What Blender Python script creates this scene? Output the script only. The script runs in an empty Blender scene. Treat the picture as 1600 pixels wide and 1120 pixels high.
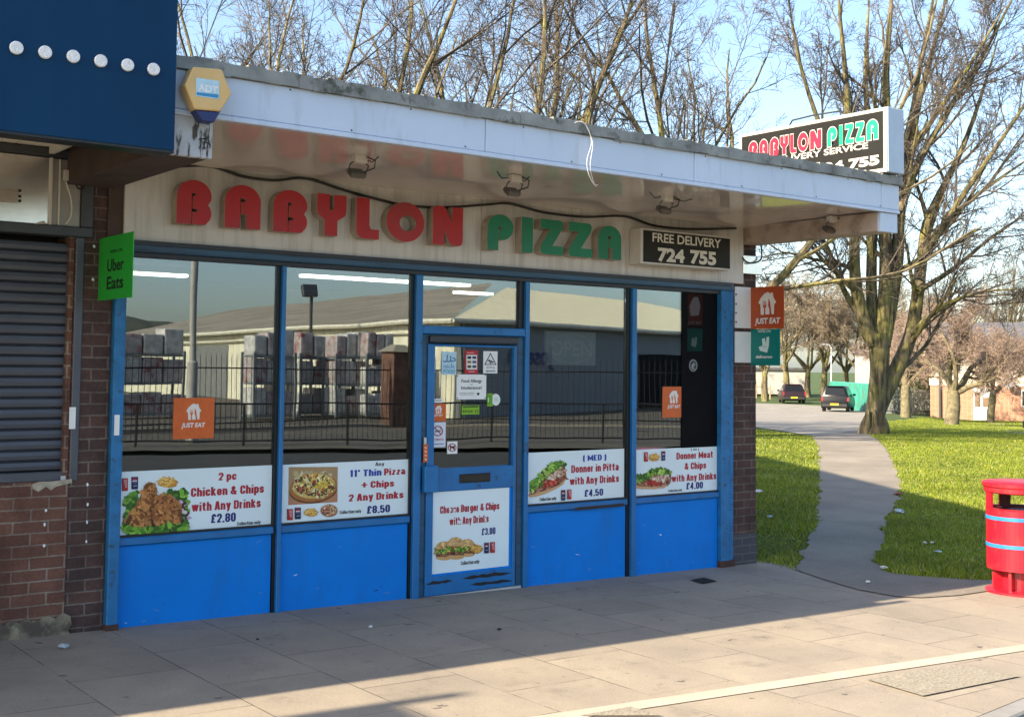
import bpy, bmesh, math, random
import numpy as np
from mathutils import Vector, Matrix

# ------------------------------------------------------------------ camera, sky, sun, exposure
scn = bpy.context.scene
COL = scn.collection
FPX, CX, CY = 1909.2448, 811.392, 467.9995
YAW, PITCH, ROLL = .6534, .0543, .0106
CAM = np.array([0., -8., 1.6])

def _axes():
    cy, sy, cp, sp = math.cos(YAW), math.sin(YAW), math.cos(PITCH), math.sin(PITCH)
    f = np.array([sy*cp, cy*cp, sp]); r = np.array([cy, -sy, 0.]); u = np.cross(r, f)
    c, s = math.cos(ROLL), math.sin(ROLL)
    return r*c+u*s, -r*s+u*c, f
RX, UX, FX = _axes()
cd = bpy.data.cameras.new('camera'); cam = bpy.data.objects.new('camera', cd); COL.objects.link(cam)
cd.sensor_width = 36; cd.lens = FPX/1600*36; cd.shift_x = (800-CX)/1600; cd.shift_y = -(560-CY)/1600
cd.clip_start = .1; cd.clip_end = 3000
cam.matrix_world = Matrix(((RX[0], UX[0], -FX[0], CAM[0]), (RX[1], UX[1], -FX[1], CAM[1]), (RX[2], UX[2], -FX[2], CAM[2]), (0, 0, 0, 1)))
scn.camera = cam

SUN = Vector((-1.6, .08, 1.0)).normalized()          # towards the sun
world = bpy.data.worlds.new('World'); scn.world = world; world.use_nodes = True
wn = world.node_tree
sky = wn.nodes.new('ShaderNodeTexSky'); sky.sky_type = 'NISHITA'; sky.sun_disc = False
sky.sun_elevation = math.asin(SUN.z); sky.sun_rotation = math.atan2(SUN.x, SUN.y)
sky.air_density = 1.0; sky.dust_density = 1.6; sky.ozone_density = 1.6
wn.links.new(sky.outputs[0], wn.nodes['Background'].inputs[0]); wn.nodes['Background'].inputs[1].default_value = .118
sl = bpy.data.lights.new('sun', 'SUN'); sl.energy = 5.0; sl.angle = math.radians(.5); sl.color = (1, .85, .63)
so = bpy.data.objects.new('sun', sl); COL.objects.link(so); so.rotation_euler = SUN.to_track_quat('Z', 'Y').to_euler()
scn.view_settings.view_transform = 'Standard'; scn.view_settings.look = 'None'
scn.view_settings.exposure = 1.52; scn.view_settings.gamma = 1

# ------------------------------------------------------------------ measuring helpers (photo pixel -> point on a real plane)
def ray(p): return FX + RX*(p[0]-CX)/FPX - UX*(p[1]-CY)/FPX
def F(p, y=0.):
    d = ray(p); t = (y-CAM[1])/d[1]; return np.array([CAM[0]+t*d[0], y, CAM[2]+t*d[2]])
def XP(p, x):
    d = ray(p); t = (x-CAM[0])/d[0]; return np.array([x, CAM[1]+t*d[1], CAM[2]+t*d[2]])
def ZP(p, z):
    d = ray(p); t = (z-CAM[2])/d[2]; return CAM+t*d
def DP(p, dist):                                      # point at a forward distance
    return CAM+ray(p)*dist
def MR(p, y):                                         # point seen in the shop window, on the plane y behind the camera
    h = F(p, 0.); d = ray(p)*np.array([1, -1, 1]); t = (y-h[1])/d[1]; return h+t*d
def sstep(a, b, x):
    t = min(1, max(0, (x-a)/(b-a))); return t*t*(3-2*t)
def terrain(x, y):
    z = -.14-.0205*(min(max(x, -4), 9.6)-2.78)
    d = math.hypot(x, y+8); a = math.degrees(math.atan2(y+8, x))
    if x > 5 and y > -6:
        k = sstep(32, 37, a); z -= sstep(30, 90, d)*(1.4*(1-k)+.9*k)*sstep(0, 6, y+6)
    return z
def G(p):                                             # where the view ray meets the terrain
    r = ray(p); f = lambda t: CAM[2]+t*r[2]-terrain(CAM[0]+t*r[0], CAM[1]+t*r[1])
    t = 3.
    while f(t) > 0 and t < 260: t += .5
    lo, hi = t-.5, t
    for i in range(30):
        m = (lo+hi)/2
        if f(m) > 0: lo = m
        else: hi = m
    q = CAM+hi*r; return np.array([q[0], q[1], terrain(q[0], q[1])])
def zoom(sc, ox, oy): return lambda x, y: (x/sc+ox, y/sc+oy)

# ------------------------------------------------------------------ materials
MATS = {}
def lin(c): return tuple((v/12.92 if v <= .04045 else ((v+.055)/1.055)**2.4) for v in c)
class NT:
    def __init__(s, name):
        m = bpy.data.materials.new(name); m.use_nodes = True; s.m = m; s.t = m.node_tree; s.n = s.t.nodes; s.b = s.n['Principled BSDF']; s.out = s.n['Material Output']
        s.pos = s.n.new('ShaderNodeNewGeometry').outputs['Position']
    def node(s, t, **k):
        n = s.n.new(t)
        for a, v in k.items(): setattr(n, a, v)
        return n
    def link(s, a, b): s.t.links.new(a, b)
    def coord(s, scale=(1, 1, 1), src=None):
        mp = s.node('ShaderNodeMapping'); mp.inputs['Scale'].default_value = scale; s.link(src or s.pos, mp.inputs[0]); return mp.outputs[0]
    def noise(s, sc, detail=4, rough=.55, stretch=(1, 1, 1), src=None):
        n = s.node('ShaderNodeTexNoise'); n.inputs['Scale'].default_value = sc; n.inputs['Detail'].default_value = detail; n.inputs['Roughness'].default_value = rough
        s.link(s.coord(stretch, src), n.inputs['Vector']); return n.outputs['Fac']
    def ramp(s, f, a, b, ca=(0, 0, 0), cb=(1, 1, 1)):
        r = s.node('ShaderNodeValToRGB'); e = r.color_ramp.elements
        e[0].position = a; e[1].position = b; e[0].color = (*ca, 1); e[1].color = (*cb, 1); s.link(f, r.inputs[0]); return r.outputs[0]
    def mix(s, f, a, b, blend='MIX'):
        m = s.node('ShaderNodeMix', data_type='RGBA', blend_type=blend)
        for i, v in ((0, f), (6, a), (7, b)):
            if isinstance(v, (int, float)): m.inputs[i].default_value = v
            elif isinstance(v, tuple): m.inputs[i].default_value = (*v, 1)
            else: s.link(v, m.inputs[i])
        return m.outputs[2]
    def base(s, c):
        if isinstance(c, tuple): s.b.inputs['Base Color'].default_value = (*c, 1)
        else: s.link(c, s.b.inputs['Base Color'])
    def bump(s, h, strength=.3, dist=.01):
        b = s.node('ShaderNodeBump'); b.inputs['Strength'].default_value = strength; b.inputs['Distance'].default_value = dist
        s.link(h, b.inputs['Height']); s.link(b.outputs[0], s.b.inputs['Normal'])
    def set(s, **k):
        for a, v in k.items(): s.b.inputs[a.replace('_', ' ')].default_value = v
def mat(name, col, rough=.6, var=.25, vs=6., stretch=(1, 1, 1), bump=0., bs=60., metal=0., spec=.5, coat=0., dirt=None, ds=3., dlo=.5, dhi=.7, dstretch=None):
    if name in MATS: return MATS[name]
    n = NT(name); c2 = tuple(max(0, v*(1-var)) for v in col); c1 = tuple(min(1, v*(1+var*.5)) for v in col)
    c = n.ramp(n.noise(vs, stretch=stretch), .3, .7, c2, c1)
    if dirt: c = n.mix(n.ramp(n.noise(ds, 6, .65, dstretch or stretch), dlo, dhi), c, dirt)
    n.base(c); n.set(Roughness=rough, Metallic=metal, Coat_Weight=coat); n.b.inputs['Specular IOR Level'].default_value = spec
    if bump: n.bump(n.noise(bs, 5), bump, .01)
    MATS[name] = n.m; return n.m
def flat(name, col, rough=.45): return mat(name, col, rough, .12, 30.)

def brick_mat(name, c1, c2, mortar, wall_dark=None, w=.215, h=.075, ms=.011, off=(0, 0)):
    n = NT(name)
    sep = n.node('ShaderNodeSeparateXYZ'); n.link(n.pos, sep.inputs[0])
    ad = n.node('ShaderNodeMath', operation='ADD'); n.link(sep.outputs[0], ad.inputs[0]); n.link(sep.outputs[1], ad.inputs[1])
    cb = n.node('ShaderNodeCombineXYZ'); n.link(ad.outputs[0], cb.inputs[0]); n.link(sep.outputs[2], cb.inputs[1])
    mp = n.node('ShaderNodeMapping'); mp.inputs['Location'].default_value = (off[0], off[1], 0); n.link(cb.outputs[0], mp.inputs[0])
    # wobble the joints a little
    b = n.node('ShaderNodeTexBrick'); b.inputs['Scale'].default_value = 1; b.inputs['Brick Width'].default_value = w; b.inputs['Row Height'].default_value = h
    b.inputs['Mortar Size'].default_value = ms*.5; b.inputs['Mortar Smooth'].default_value = .15; b.inputs['Bias'].default_value = -.1
    b.inputs['Color1'].default_value = (*c1, 1); b.inputs['Color2'].default_value = (*c2, 1); b.inputs['Mortar'].default_value = (*mortar, 1)
    wob = n.node('ShaderNodeTexNoise'); wob.inputs['Scale'].default_value = 9; n.link(mp.outputs[0], wob.inputs['Vector'])
    ws = n.node('ShaderNodeVectorMath', operation='SCALE'); ws.inputs['Scale'].default_value = .008; n.link(wob.outputs['Color'], ws.inputs[0])
    wa = n.node('ShaderNodeVectorMath', operation='ADD'); n.link(mp.outputs[0], wa.inputs[0]); n.link(ws.outputs[0], wa.inputs[1]); n.link(wa.outputs[0], b.inputs['Vector'])
    c = n.mix(n.ramp(n.noise(4, 5), .35, .75), b.outputs['Color'], tuple(v*.55 for v in c1), 'MIX') if wall_dark else b.outputs['Color']
    c = n.mix(.5, c, n.ramp(n.noise(55, 4), .3, .7, (.45, .45, .45), (1, 1, 1)), 'MULTIPLY')
    n.base(c); n.set(Roughness=.85); n.b.inputs['Specular IOR Level'].default_value = .25
    inv = n.node('ShaderNodeMath', operation='SUBTRACT'); inv.inputs[0].default_value = 1; n.link(b.outputs['Fac'], inv.inputs[1])
    ad2 = n.node('ShaderNodeMath', operation='MULTIPLY_ADD'); n.link(n.noise(120, 3), ad2.inputs[0]); ad2.inputs[1].default_value = .35; n.link(inv.outputs[0], ad2.inputs[2])
    n.bump(ad2.outputs[0], .7, .006); return n.m

# ------------------------------------------------------------------ mesh helpers
LOC = {}
class MB:
    def __init__(s): s.v = []; s.f = []; s.m = []; s.c = []
    def add(s, vs, fs, m=0, c=None):
        o = len(s.v); s.v += [tuple(map(float, v)) for v in vs]
        for f in fs: s.f.append(tuple(i+o for i in f)); s.m.append(m); s.c.append(c)
        return s
    def box(s, x0, x1, y0, y1, z0, z1, m=0):
        v = [(x, y, z) for z in (z0, z1) for y in (y0, y1) for x in (x0, x1)]
        return s.add(v, [(0, 2, 3, 1), (4, 5, 7, 6), (0, 1, 5, 4), (2, 6, 7, 3), (0, 4, 6, 2), (1, 3, 7, 5)], m)
    def obox(s, c, ax, ay, az, m=0):                   # oriented box: centre and three half-axis vectors
        c, ax, ay, az = map(np.array, (c, ax, ay, az))
        v = [c+sx*ax+sy*ay+sz*az for sz in (-1, 1) for sy in (-1, 1) for sx in (-1, 1)]
        return s.add(v, [(0, 2, 3, 1), (4, 5, 7, 6), (0, 1, 5, 4), (2, 6, 7, 3), (0, 4, 6, 2), (1, 3, 7, 5)], m)
    def poly(s, pts, m=0, c=None): return s.add(pts, [tuple(range(len(pts)))], m, c)
    def hexa(s, bot, top, m=0): return s.add(list(bot)+list(top), [(3, 2, 1, 0), (4, 5, 6, 7)]+[(i, (i+1) % 4, (i+1) % 4+4, i+4) for i in range(4)], m)
    def prism(s, pts, dv, m=0, caps=True):             # 3D outline pushed along dv
        n = len(pts); a = [np.array(p, float) for p in pts]; b = [p+np.array(dv) for p in a]
        fs = [(i, (i+1) % n, (i+1) % n+n, i+n) for i in range(n)]
        if caps: fs += [tuple(range(n))[::-1], tuple(range(n, 2*n))]
        return s.add(a+b, fs, m)
    def tube(s, pts, r, n=6, m=0, cap=True):
        pts = [np.array(p, float) for p in pts]; k = len(pts); rr = list(r) if hasattr(r, '__len__') else [r]*k
        vs = []; u = None
        for i, p in enumerate(pts):
            d = pts[min(i+1, k-1)]-pts[max(i-1, 0)]; d = d/(np.linalg.norm(d)+1e-12)
            if u is None: u = np.cross(d, (0, 0, 1.)) if abs(d[2]) < .9 else np.cross(d, (1., 0, 0))
            u = u-d*(u@d); u = u/(np.linalg.norm(u)+1e-12); w = np.cross(d, u)
            for j in range(n):
                a = 2*math.pi*j/n; vs.append(p+rr[i]*(u*math.cos(a)+w*math.sin(a)))
        fs = [(i*n+j, i*n+(j+1) % n, (i+1)*n+(j+1) % n, (i+1)*n+j) for i in range(k-1) for j in range(n)]
        if cap: fs += [tuple(range(n))[::-1], tuple(range((k-1)*n, k*n))]
        return s.add(vs, fs, m)
    def lathe(s, c, prof, n=32, m=0):
        vs = [(c[0]+r*math.cos(2*math.pi*j/n), c[1]+r*math.sin(2*math.pi*j/n), c[2]+z) for r, z in prof for j in range(n)]
        return s.add(vs, [(i*n+j, i*n+(j+1) % n, (i+1)*n+(j+1) % n, (i+1)*n+j) for i in range(len(prof)-1) for j in range(n)], m)
    def build(s, name, mats, parent=None, bevel=0., smooth=False, seg=1, fixn=True):
        pt = getattr(s, 'parts', [])
        if len(pt) > 1:                                # one mesh for each line of lettering
            for (v0, f0), (v1, f1) in zip(pt, pt[1:]+[(len(s.v), len(s.f))]):
                q = MB(); q.add(s.v[v0:v1], [tuple(i-v0 for i in f) for f in s.f[f0:f1]]); o = q.build(name, mats, parent, bevel, smooth, seg, fixn)
            return o
        if not isinstance(mats, (list, tuple)): mats = [mats]
        me = bpy.data.meshes.new(name)
        if parent is None:
            a = np.array(s.v); org = np.array([(a[:, 0].min()+a[:, 0].max())/2, (a[:, 1].min()+a[:, 1].max())/2, a[:, 2].min()])
        else: org = np.array(LOC.get(parent.name, (0, 0, 0)))
        me.from_pydata([tuple(np.array(v)-org) for v in s.v], [], s.f)
        for mt in mats: me.materials.append(mt)
        me.polygons.foreach_set('material_index', s.m)
        if any(c is not None for c in s.c):
            at = me.color_attributes.new('Print', 'FLOAT_COLOR', 'CORNER'); arr = []
            for p, c in zip(me.polygons, s.c): arr += list((*(c or (1, 1, 1)), 1))*p.loop_total
            at.data.foreach_set('color', arr)
        if bevel or fixn:
            bm = bmesh.new(); bm.from_mesh(me)
            if fixn: bmesh.ops.recalc_face_normals(bm, faces=bm.faces)
            if bevel: bmesh.ops.bevel(bm, geom=[e for e in bm.edges if len(e.link_faces) == 2 and e.calc_face_angle() > .5], offset=bevel, segments=seg, affect='EDGES', profile=.7)
            bm.to_mesh(me); bm.free()
        if smooth: me.polygons.foreach_set('use_smooth', [True]*len(me.polygons)); me.set_sharp_from_angle(angle=math.radians(38))
        me.update()
        o = bpy.data.objects.new(name, me); COL.objects.link(o)
        if parent is None: o.location = org; LOC[o.name] = tuple(org)
        else: o.parent = parent; LOC[o.name] = tuple(org)
        return o
def tag(o, label=None, cat=None, group=None, kind=None):
    if label: o['label'] = label
    if cat: o['category'] = cat
    if group: o['group'] = group
    if kind: o['kind'] = kind
    return o
def thing(name, label, cat, loc=(0, 0, 0), group=None):
    o = bpy.data.objects.new(name, None); COL.objects.link(o); o.location = tuple(map(float, loc)); o.empty_display_size = .2
    LOC[o.name] = tuple(map(float, loc)); return tag(o, label, cat, group)
def copy_tree(o, parent=None):
    c = o.copy(); COL.objects.link(c)
    if parent: c.parent = parent
    for ch in list(o.children): copy_tree(ch, c)
    return c

# ---- lettering
def text_mesh(body, bold=0., align='CENTER', shear=0., ext=.0):
    c = bpy.data.curves.new('t', 'FONT'); c.body = body; c.size = 1; c.offset = bold; c.extrude = ext; c.shear = shear; c.resolution_u = 4; c.align_x = align
    o = bpy.data.objects.new('t', c); COL.objects.link(o); bpy.context.view_layer.update()
    me = bpy.data.meshes.new_from_object(o.evaluated_get(bpy.context.evaluated_depsgraph_get()))
    v = np.array([tuple(p.co) for p in me.vertices]) if len(me.vertices) else np.zeros((1, 3)); f = [tuple(p.vertices) for p in me.polygons]
    bpy.data.objects.remove(o); bpy.data.curves.remove(c); bpy.data.meshes.remove(me); return v, f
class Plane:                                           # a printable plane: maps photo pixels or metres to 3D
    def __init__(s, fn, n, ax): s.fn = fn; s.n = np.array(n, float); s.ax = np.array(ax, float)
    def at(s, p, lift): return s.fn(p)+s.n*lift
def FPL(y): return Plane(lambda p: F(p, y), (0, -1, 0), (1, 0, 0))
def XPL(x): return Plane(lambda p: XP(p, x), (-1, 0, 0), (0, -1, 0))
def put_text(mb, pl, body, pL, pR, hpx, lift=.002, bold=.03, m=0, fit=True, shear=0.):
    """text whose left / right middles sit at photo points pL, pR and whose capitals are hpx photo pixels tall"""
    v, f = text_mesh(body, bold, shear=shear)
    a, b = pl.fn(pL), pl.fn(pR); c = (a+b)/2; w = abs((b-a)@pl.ax)
    mid = ((pL[0]+pR[0])/2, (pL[1]+pR[1])/2); h = abs(pl.fn((mid[0], mid[1]-hpx/2))[2]-pl.fn((mid[0], mid[1]+hpx/2))[2])
    capv, _ = text_mesh('H', bold); cap0, cap1 = capv[:, 1].min(), capv[:, 1].max()
    u0, u1 = v[:, 0].min(), v[:, 0].max()
    U = (v[:, 0]-(u0+u1)/2)/(u1-u0)*w; W = (v[:, 1]-(cap0+cap1)/2)/(cap1-cap0)*h
    P = c+np.outer(U, pl.ax)+np.outer(W, (0, 0, 1))+pl.n*lift
    mb.parts = getattr(mb, 'parts', [])+[(len(mb.v), len(mb.f))]; mb.add(P, f, m)
class Pic:                                             # a printed picture: thin stacked ink shapes, coloured by a face attribute
    def __init__(s, pl, zf, seed=1, lift=.0012): s.mb = MB(); s.pl = pl; s.z = zf; s.k = 0; s.l0 = lift; s.r = random.Random(seed)
    def lift(s): s.k += 1; return s.l0+s.k*.000011
    def poly(s, pts, col):
        L = s.lift(); s.mb.poly([s.pl.at(s.z(*p), L) for p in pts], 0, lin(col))
    def ell(s, cx, cy, rx, ry, col, n=20, jag=0., rot=0., same=None):
        pts = []
        for i in range(n):
            a = 2*math.pi*i/n; q = 1+s.r.uniform(-jag, jag); x, y = rx*q*math.cos(a), ry*q*math.sin(a)
            pts.append((cx+x*math.cos(rot)-y*math.sin(rot), cy+x*math.sin(rot)+y*math.cos(rot)))
        s.poly(pts, col)
    def speck(s, inside, n, size, cols, el=1., jag=.4):
        x0, x1, y0, y1, test = inside; i = 0; g = 0
        while i < n and g < n*20:
            g += 1; x, y = s.r.uniform(x0, x1), s.r.uniform(y0, y1)
            if not test(x, y): continue
            q = s.r.uniform(.5, 1.2)*size; c = s.r.choice(cols); k = s.r.uniform(.85, 1.12)
            s.ell(x, y, q*el, q, tuple(min(1, v*k) for v in c), 6, jag, s.r.uniform(0, 3.14)); i += 1
    def line(s, pts, w, col):
        for a, b in zip(pts, pts[1:]):
            d = np.array(b, float)-np.array(a, float); d /= np.hypot(*d)+1e-9; n = np.array((-d[1], d[0]))*w/2
            s.poly([tuple(np.array(a)+n), tuple(np.array(b)+n), tuple(np.array(b)-n), tuple(np.array(a)-n)], col)
    def build(s, parent, name='picture'): return s.mb.build(name, PRINT, parent, fixn=False)
def inpoly(P):
    P = list(P)
    def t(x, y):
        r = False
        for (x0, y0), (x1, y1) in zip(P, P[1:]+P[:1]):
            if (y0 > y) != (y1 > y) and x < (x1-x0)*(y-y0)/(y1-y0)+x0: r = not r
        return r
    return min(p[0] for p in P), max(p[0] for p in P), min(p[1] for p in P), max(p[1] for p in P), t
def inell(cx, cy, rx, ry): return cx-rx, cx+rx, cy-ry, cy+ry, lambda x, y: ((x-cx)/rx)**2+((y-cy)/ry)**2 < 1
_n = NT('printed_ink'); _a = _n.node('ShaderNodeVertexColor', layer_name='Print'); _n.base(_n.mix(.35, _a.outputs[0], _n.ramp(_n.noise(220, 3), .3, .7, (.6, .6, .6), (1.1, 1.1, 1.1)), 'MULTIPLY')); _n.set(Roughness=.4)
PRINT = _n.m

# ---- heavy condensed poster lettering, drawn as strokes: (width, strokes) in cap heights
def _R(a, b): return [(0, a+.1), (0, b-.1), (.25, b), (.75, b), (1, b-.1), (1, a+.1), (.75, a), (.25, a), (0, a+.1)]
_bowl = [(0, .54), (.3, .66), (.75, .66), (1, .54), (1, .22), (.75, .1), (.3, .1), (0, .22)]
HV = {'A': (.56, [[(0, 0), (.36, .93), (.64, .93), (1, 0)], [(.2, .27), (.8, .27)]]), 'B': (.5, [[(0, 0), (0, 1)], [(0, .9), (.75, .9), (1, .8), (1, .62), (.8, .52), (0, .52)], [(.8, .52), (1, .42), (1, .2), (.75, .1), (0, .1)]]),
 'C': (.5, [[(1, .62), (1, .8), (.75, .9), (.25, .9), (0, .8), (0, .2), (.25, .1), (.75, .1), (1, .2), (1, .38)]]), 'D': (.52, [[(0, 0), (0, 1)], [(0, .91), (.7, .91), (1, .78), (1, .22), (.7, .09), (0, .09)]]),
 'E': (.44, [[(0, 0), (0, 1)], [(0, .91), (1.2, .91)], [(0, .09), (1.2, .09)], [(0, .5), (.85, .5)]]), 'M': (.72, [[(0, 0), (0, .9), (.5, .25), (1, .9), (1, 0)]]), 'P': (.5, [[(0, 0), (0, 1)], [(0, .9), (.75, .9), (1, .78), (1, .52), (.75, .4), (0, .4)]]), 'T': (.52, [[(-.25, .91), (1.25, .91)], [(.5, .9), (.5, 0)]]),
 'a': (.47, [[(0, .54), (.1, .62), (.35, .67), (.75, .66), (1, .55), (1, 0)], [(1, .38), (.3, .37), (0, .28), (0, .18), (.3, .1), (.7, .1), (1, .2)]]), 'c': (.46, [[(1, .45), (1, .56), (.75, .66), (.25, .66), (0, .56), (0, .2), (.25, .1), (.75, .1), (1, .2), (1, .3)]]),
 'd': (.48, [[(1, 0), (1, 1)], _bowl+[(0, .54)]]), 'e': (.47, [[(0, .38), (1, .38), (1, .56), (.75, .66), (.25, .66), (0, .56), (0, .2), (.25, .1), (.75, .1), (1, .2), (1, .24)]]),
 'g': (.48, [[(1, .76), (1, -.05), (.75, -.14), (.2, -.14), (0, -.06)], [(1, .56), (.75, .66), (.25, .66), (0, .56), (0, .24), (.25, .14), (.75, .14), (1, .24)]]), 'h': (.48, [[(0, 0), (0, 1)], [(0, .56), (.4, .66), (.75, .66), (1, .56), (1, 0)]]),
 'i': (.2, [[(.5, 0), (.5, .72)], [(.5, .86), (.5, 1)]]), 'k': (.5, [[(0, 0), (0, 1)], [(0, .3), (.95, .76)], [(.35, .42), (1, 0)]]), 'l': (.2, [[(.5, 0), (.5, 1)]]), 'n': (.48, [[(0, 0), (0, .76)], [(0, .56), (.4, .66), (.75, .66), (1, .56), (1, 0)]]), 'o': (.48, [_R(.1, .66)]),
 'p': (.48, [[(0, -.24), (0, .76)], _bowl+[(0, .54)]]), 'r': (.36, [[(0, 0), (0, .76)], [(0, .48), (.4, .64), (1, .66)]]), 's': (.45, [[(1, .5), (1, .57), (.75, .66), (.25, .66), (0, .56), (0, .47), (.25, .41), (.75, .36), (1, .3), (1, .18), (.75, .1), (.25, .1), (0, .18), (0, .26)]]),
 't': (.42, [[(.42, .97), (.42, .2), (.7, .1), (1.2, .1)], [(-.35, .68), (1.35, .68)]]), 'u': (.48, [[(0, .76), (0, .2), (.3, .1), (.7, .1), (1, .2)], [(1, .76), (1, 0)]]), 'w': (.72, [[(0, .76), (.25, .08), (.5, .7), (.75, .08), (1, .76)]]), 'y': (.5, [[(0, .76), (.5, .1)], [(1, .76), (.5, .0), (.4, -.14), (.05, -.15)]]), 'z': (.44, [[(0, .66), (1, .66), (0, .1), (1, .1)]]),
 '0': (.5, [_R(.1, .9)]), '1': (.34, [[(.7, 0), (.7, .95), (0, .75)]]), '2': (.5, [[(0, .66), (0, .8), (.25, .9), (.75, .9), (1, .8), (1, .6), (0, .1), (1, .1)]]), '3': (.5, [[(0, .72), (0, .8), (.25, .9), (.75, .9), (1, .8), (1, .6), (.75, .52), (.4, .52)], [(.75, .52), (1, .42), (1, .2), (.75, .1), (.25, .1), (0, .2), (0, .3)]]),
 '4': (.54, [[(.72, 0), (.72, .92), (0, .28), (1.1, .28)]]), '5': (.5, [[(1, .9), (0, .9), (0, .5), (.3, .58), (.75, .58), (1, .48), (1, .2), (.75, .1), (.25, .1), (0, .2), (0, .3)]]), '8': (.5, [_R(.52, .9), _R(.1, .52)]),
 '£': (.52, [[(1, .68), (1, .8), (.75, .9), (.45, .9), (.22, .8), (.22, .3), (0, .1), (1, .1)], [(0, .48), (.75, .48)]]), '.': (.2, [[(.5, 0), (.5, .18)]]), '&': (.62, [[(1, .45), (.7, .14), (.3, .1), (0, .18), (0, .36), (.6, .66), (.62, .82), (.4, .9), (.18, .82), (.2, .66), (1, 0)]]), '+': (.62, [[(.5, .12), (.5, .86)], [(-.18, .49), (1.18, .49)]]), "'": (.2, [[(.5, .72), (.5, 1)]]),
 '(': (.28, [[(1, 1), (0, .8), (0, .1), (1, -.12)]]), ')': (.28, [[(0, 1), (1, .8), (1, .1), (0, -.12)]])}
def put_heavy(mb, pl, body, pL, pR, hpx, lift=.0012, sw=.19):
    prim = []; x = 0.
    for chh in body:
        if chh == ' ': x += .24; continue
        w, st = HV[chh]; h = sw/2; span = max(w-sw, 0)
        for pts in st:
            P = [np.array((x+h+p[0]*span if w > .25 else x+w/2, p[1])) for p in pts]
            for a, b in zip(P, P[1:]):
                d = (b-a)/(np.hypot(*(b-a))+1e-9); n_ = np.array((-d[1], d[0]))*h*(1-.18*abs(d[0])); prim.append([a+n_, b+n_, b-n_, a-n_])
            for q in P[1:-1]: prim.append([q+np.array((math.cos(k*math.pi/4), math.sin(k*math.pi/4)))*h*.95 for k in range(8)])
        x += w+.055
    x -= .055; a, b = pl.fn(pL), pl.fn(pR); c = (a+b)/2; W = abs((b-a)@pl.ax); mid = ((pL[0]+pR[0])/2, (pL[1]+pR[1])/2)
    H_ = abs(pl.fn((mid[0], mid[1]-hpx/2))[2]-pl.fn((mid[0], mid[1]+hpx/2))[2])
    for i, q in enumerate(prim): mb.poly([c+pl.ax*(v[0]/x-.5)*W+np.array((0, 0, (v[1]-.5)*H_))+pl.n*(lift+i*5e-6) for v in q])

# ---- raised deco letters: outline in a unit box
def arc(cx, cy, rx, ry, a0, a1, n=12): return [(cx+rx*math.cos(math.radians(a0+(a1-a0)*i/n)), cy+ry*math.sin(math.radians(a0+(a1-a0)*i/n))) for i in range(n+1)]
DECO = {
 'B': [[(0, 0)]+arc(.5, .64, .5, .36, 180, 0)+[(.99, .57), (.93, .5)]+arc(.8, .26, .2, .22, 60, -60, 8)+[(.84, .01), (.455, 0), (.455, .28), (.58, .29), (.61, .335), (.57, .355), (.455, .36), (.455, .64), (.56, .65), (.54, .70), (.425, .71), (.425, 0)]],
 'A': [[(0, 0)]+arc(.5, .62, .5, .38, 180, 0)+[(1, 0), (.6, 0), (.6, .33), (.455, .335), (.455, .61), (.59, .62), (.55, .69), (.425, .70), (.425, 0)]],
 'Y': [[(0, 1), (.43, 1), (.43, .7)]+arc(.5, .68, .07, .07, 180, 360, 6)+[(.57, 1), (1, 1), (1, .6), (.96, .5), (.7, .37), (.7, 0), (.27, 0), (.27, .37), (.04, .5), (0, .6)]],
 'L': [[(0, 1), (.57, 1), (.57, .34), (.62, .26), (.7, .24), (1, .24), (1, 0), (.4, 0)]+arc(.32, .22, .32, .22, 270, 180, 6)],
 'O': [arc(.5, .5, .5, .5, 0, 360, 30)[:-1], arc(.56, .47, .22, .2, 0, 360, 20)[:-1]],
 'N': [[(0, 0), (0, .88)]+arc(.14, .88, .14, .12, 180, 90, 4)+[(.36, 1), (.44, .92), (.64, .6), (.64, 1), (1, 1), (1, .14)]+arc(.86, .14, .14, .14, 0, -90, 4)+[(.66, 0), (.56, .06), (.38, .36), (.38, 0)]],
 'P': [[(0, 0)]+arc(.5, .64, .5, .36, 180, -50)+[(.68, .3), (.455, .3), (.455, .58), (.58, .59), (.55, .66), (.42, .67), (.42, 0)]],
 'I': [[(0, 0), (0, 1), (1, 1), (1, 0)]],
 'Z': [[(.03, 1), (.86, 1)]+arc(.84, .88, .13, .12, 80, 0, 4)+[(.93, .74), (.52, .25), (1, .25), (.97, 0), (.16, 0)]+arc(.16, .13, .14, .13, 270, 180, 4)+[(.05, .24), (.44, .73), (.03, .73)]]}
def outline_mesh(loops, depth, bevel=0., off=0.):
    c = bpy.data.curves.new('c', 'CURVE'); c.dimensions = '2D'; c.fill_mode = 'BOTH'; c.extrude = depth/2; c.offset = off
    for L in loops:
        sp = c.splines.new('POLY'); sp.points.add(len(L)-1); sp.use_cyclic_u = True
        for p, q in zip(sp.points, L): p.co = (q[0], q[1], 0, 1)
    o = bpy.data.objects.new('c', c); COL.objects.link(o); bpy.context.view_layer.update()
    me = bpy.data.meshes.new_from_object(o.evaluated_get(bpy.context.evaluated_depsgraph_get()))
    v = np.array([tuple(p.co) for p in me.vertices]); f = [tuple(p.vertices) for p in me.polygons]; nz = [p.normal.z for p in me.polygons]
    bpy.data.objects.remove(o); bpy.data.curves.remove(c); bpy.data.meshes.remove(me); return v, f, nz

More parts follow.
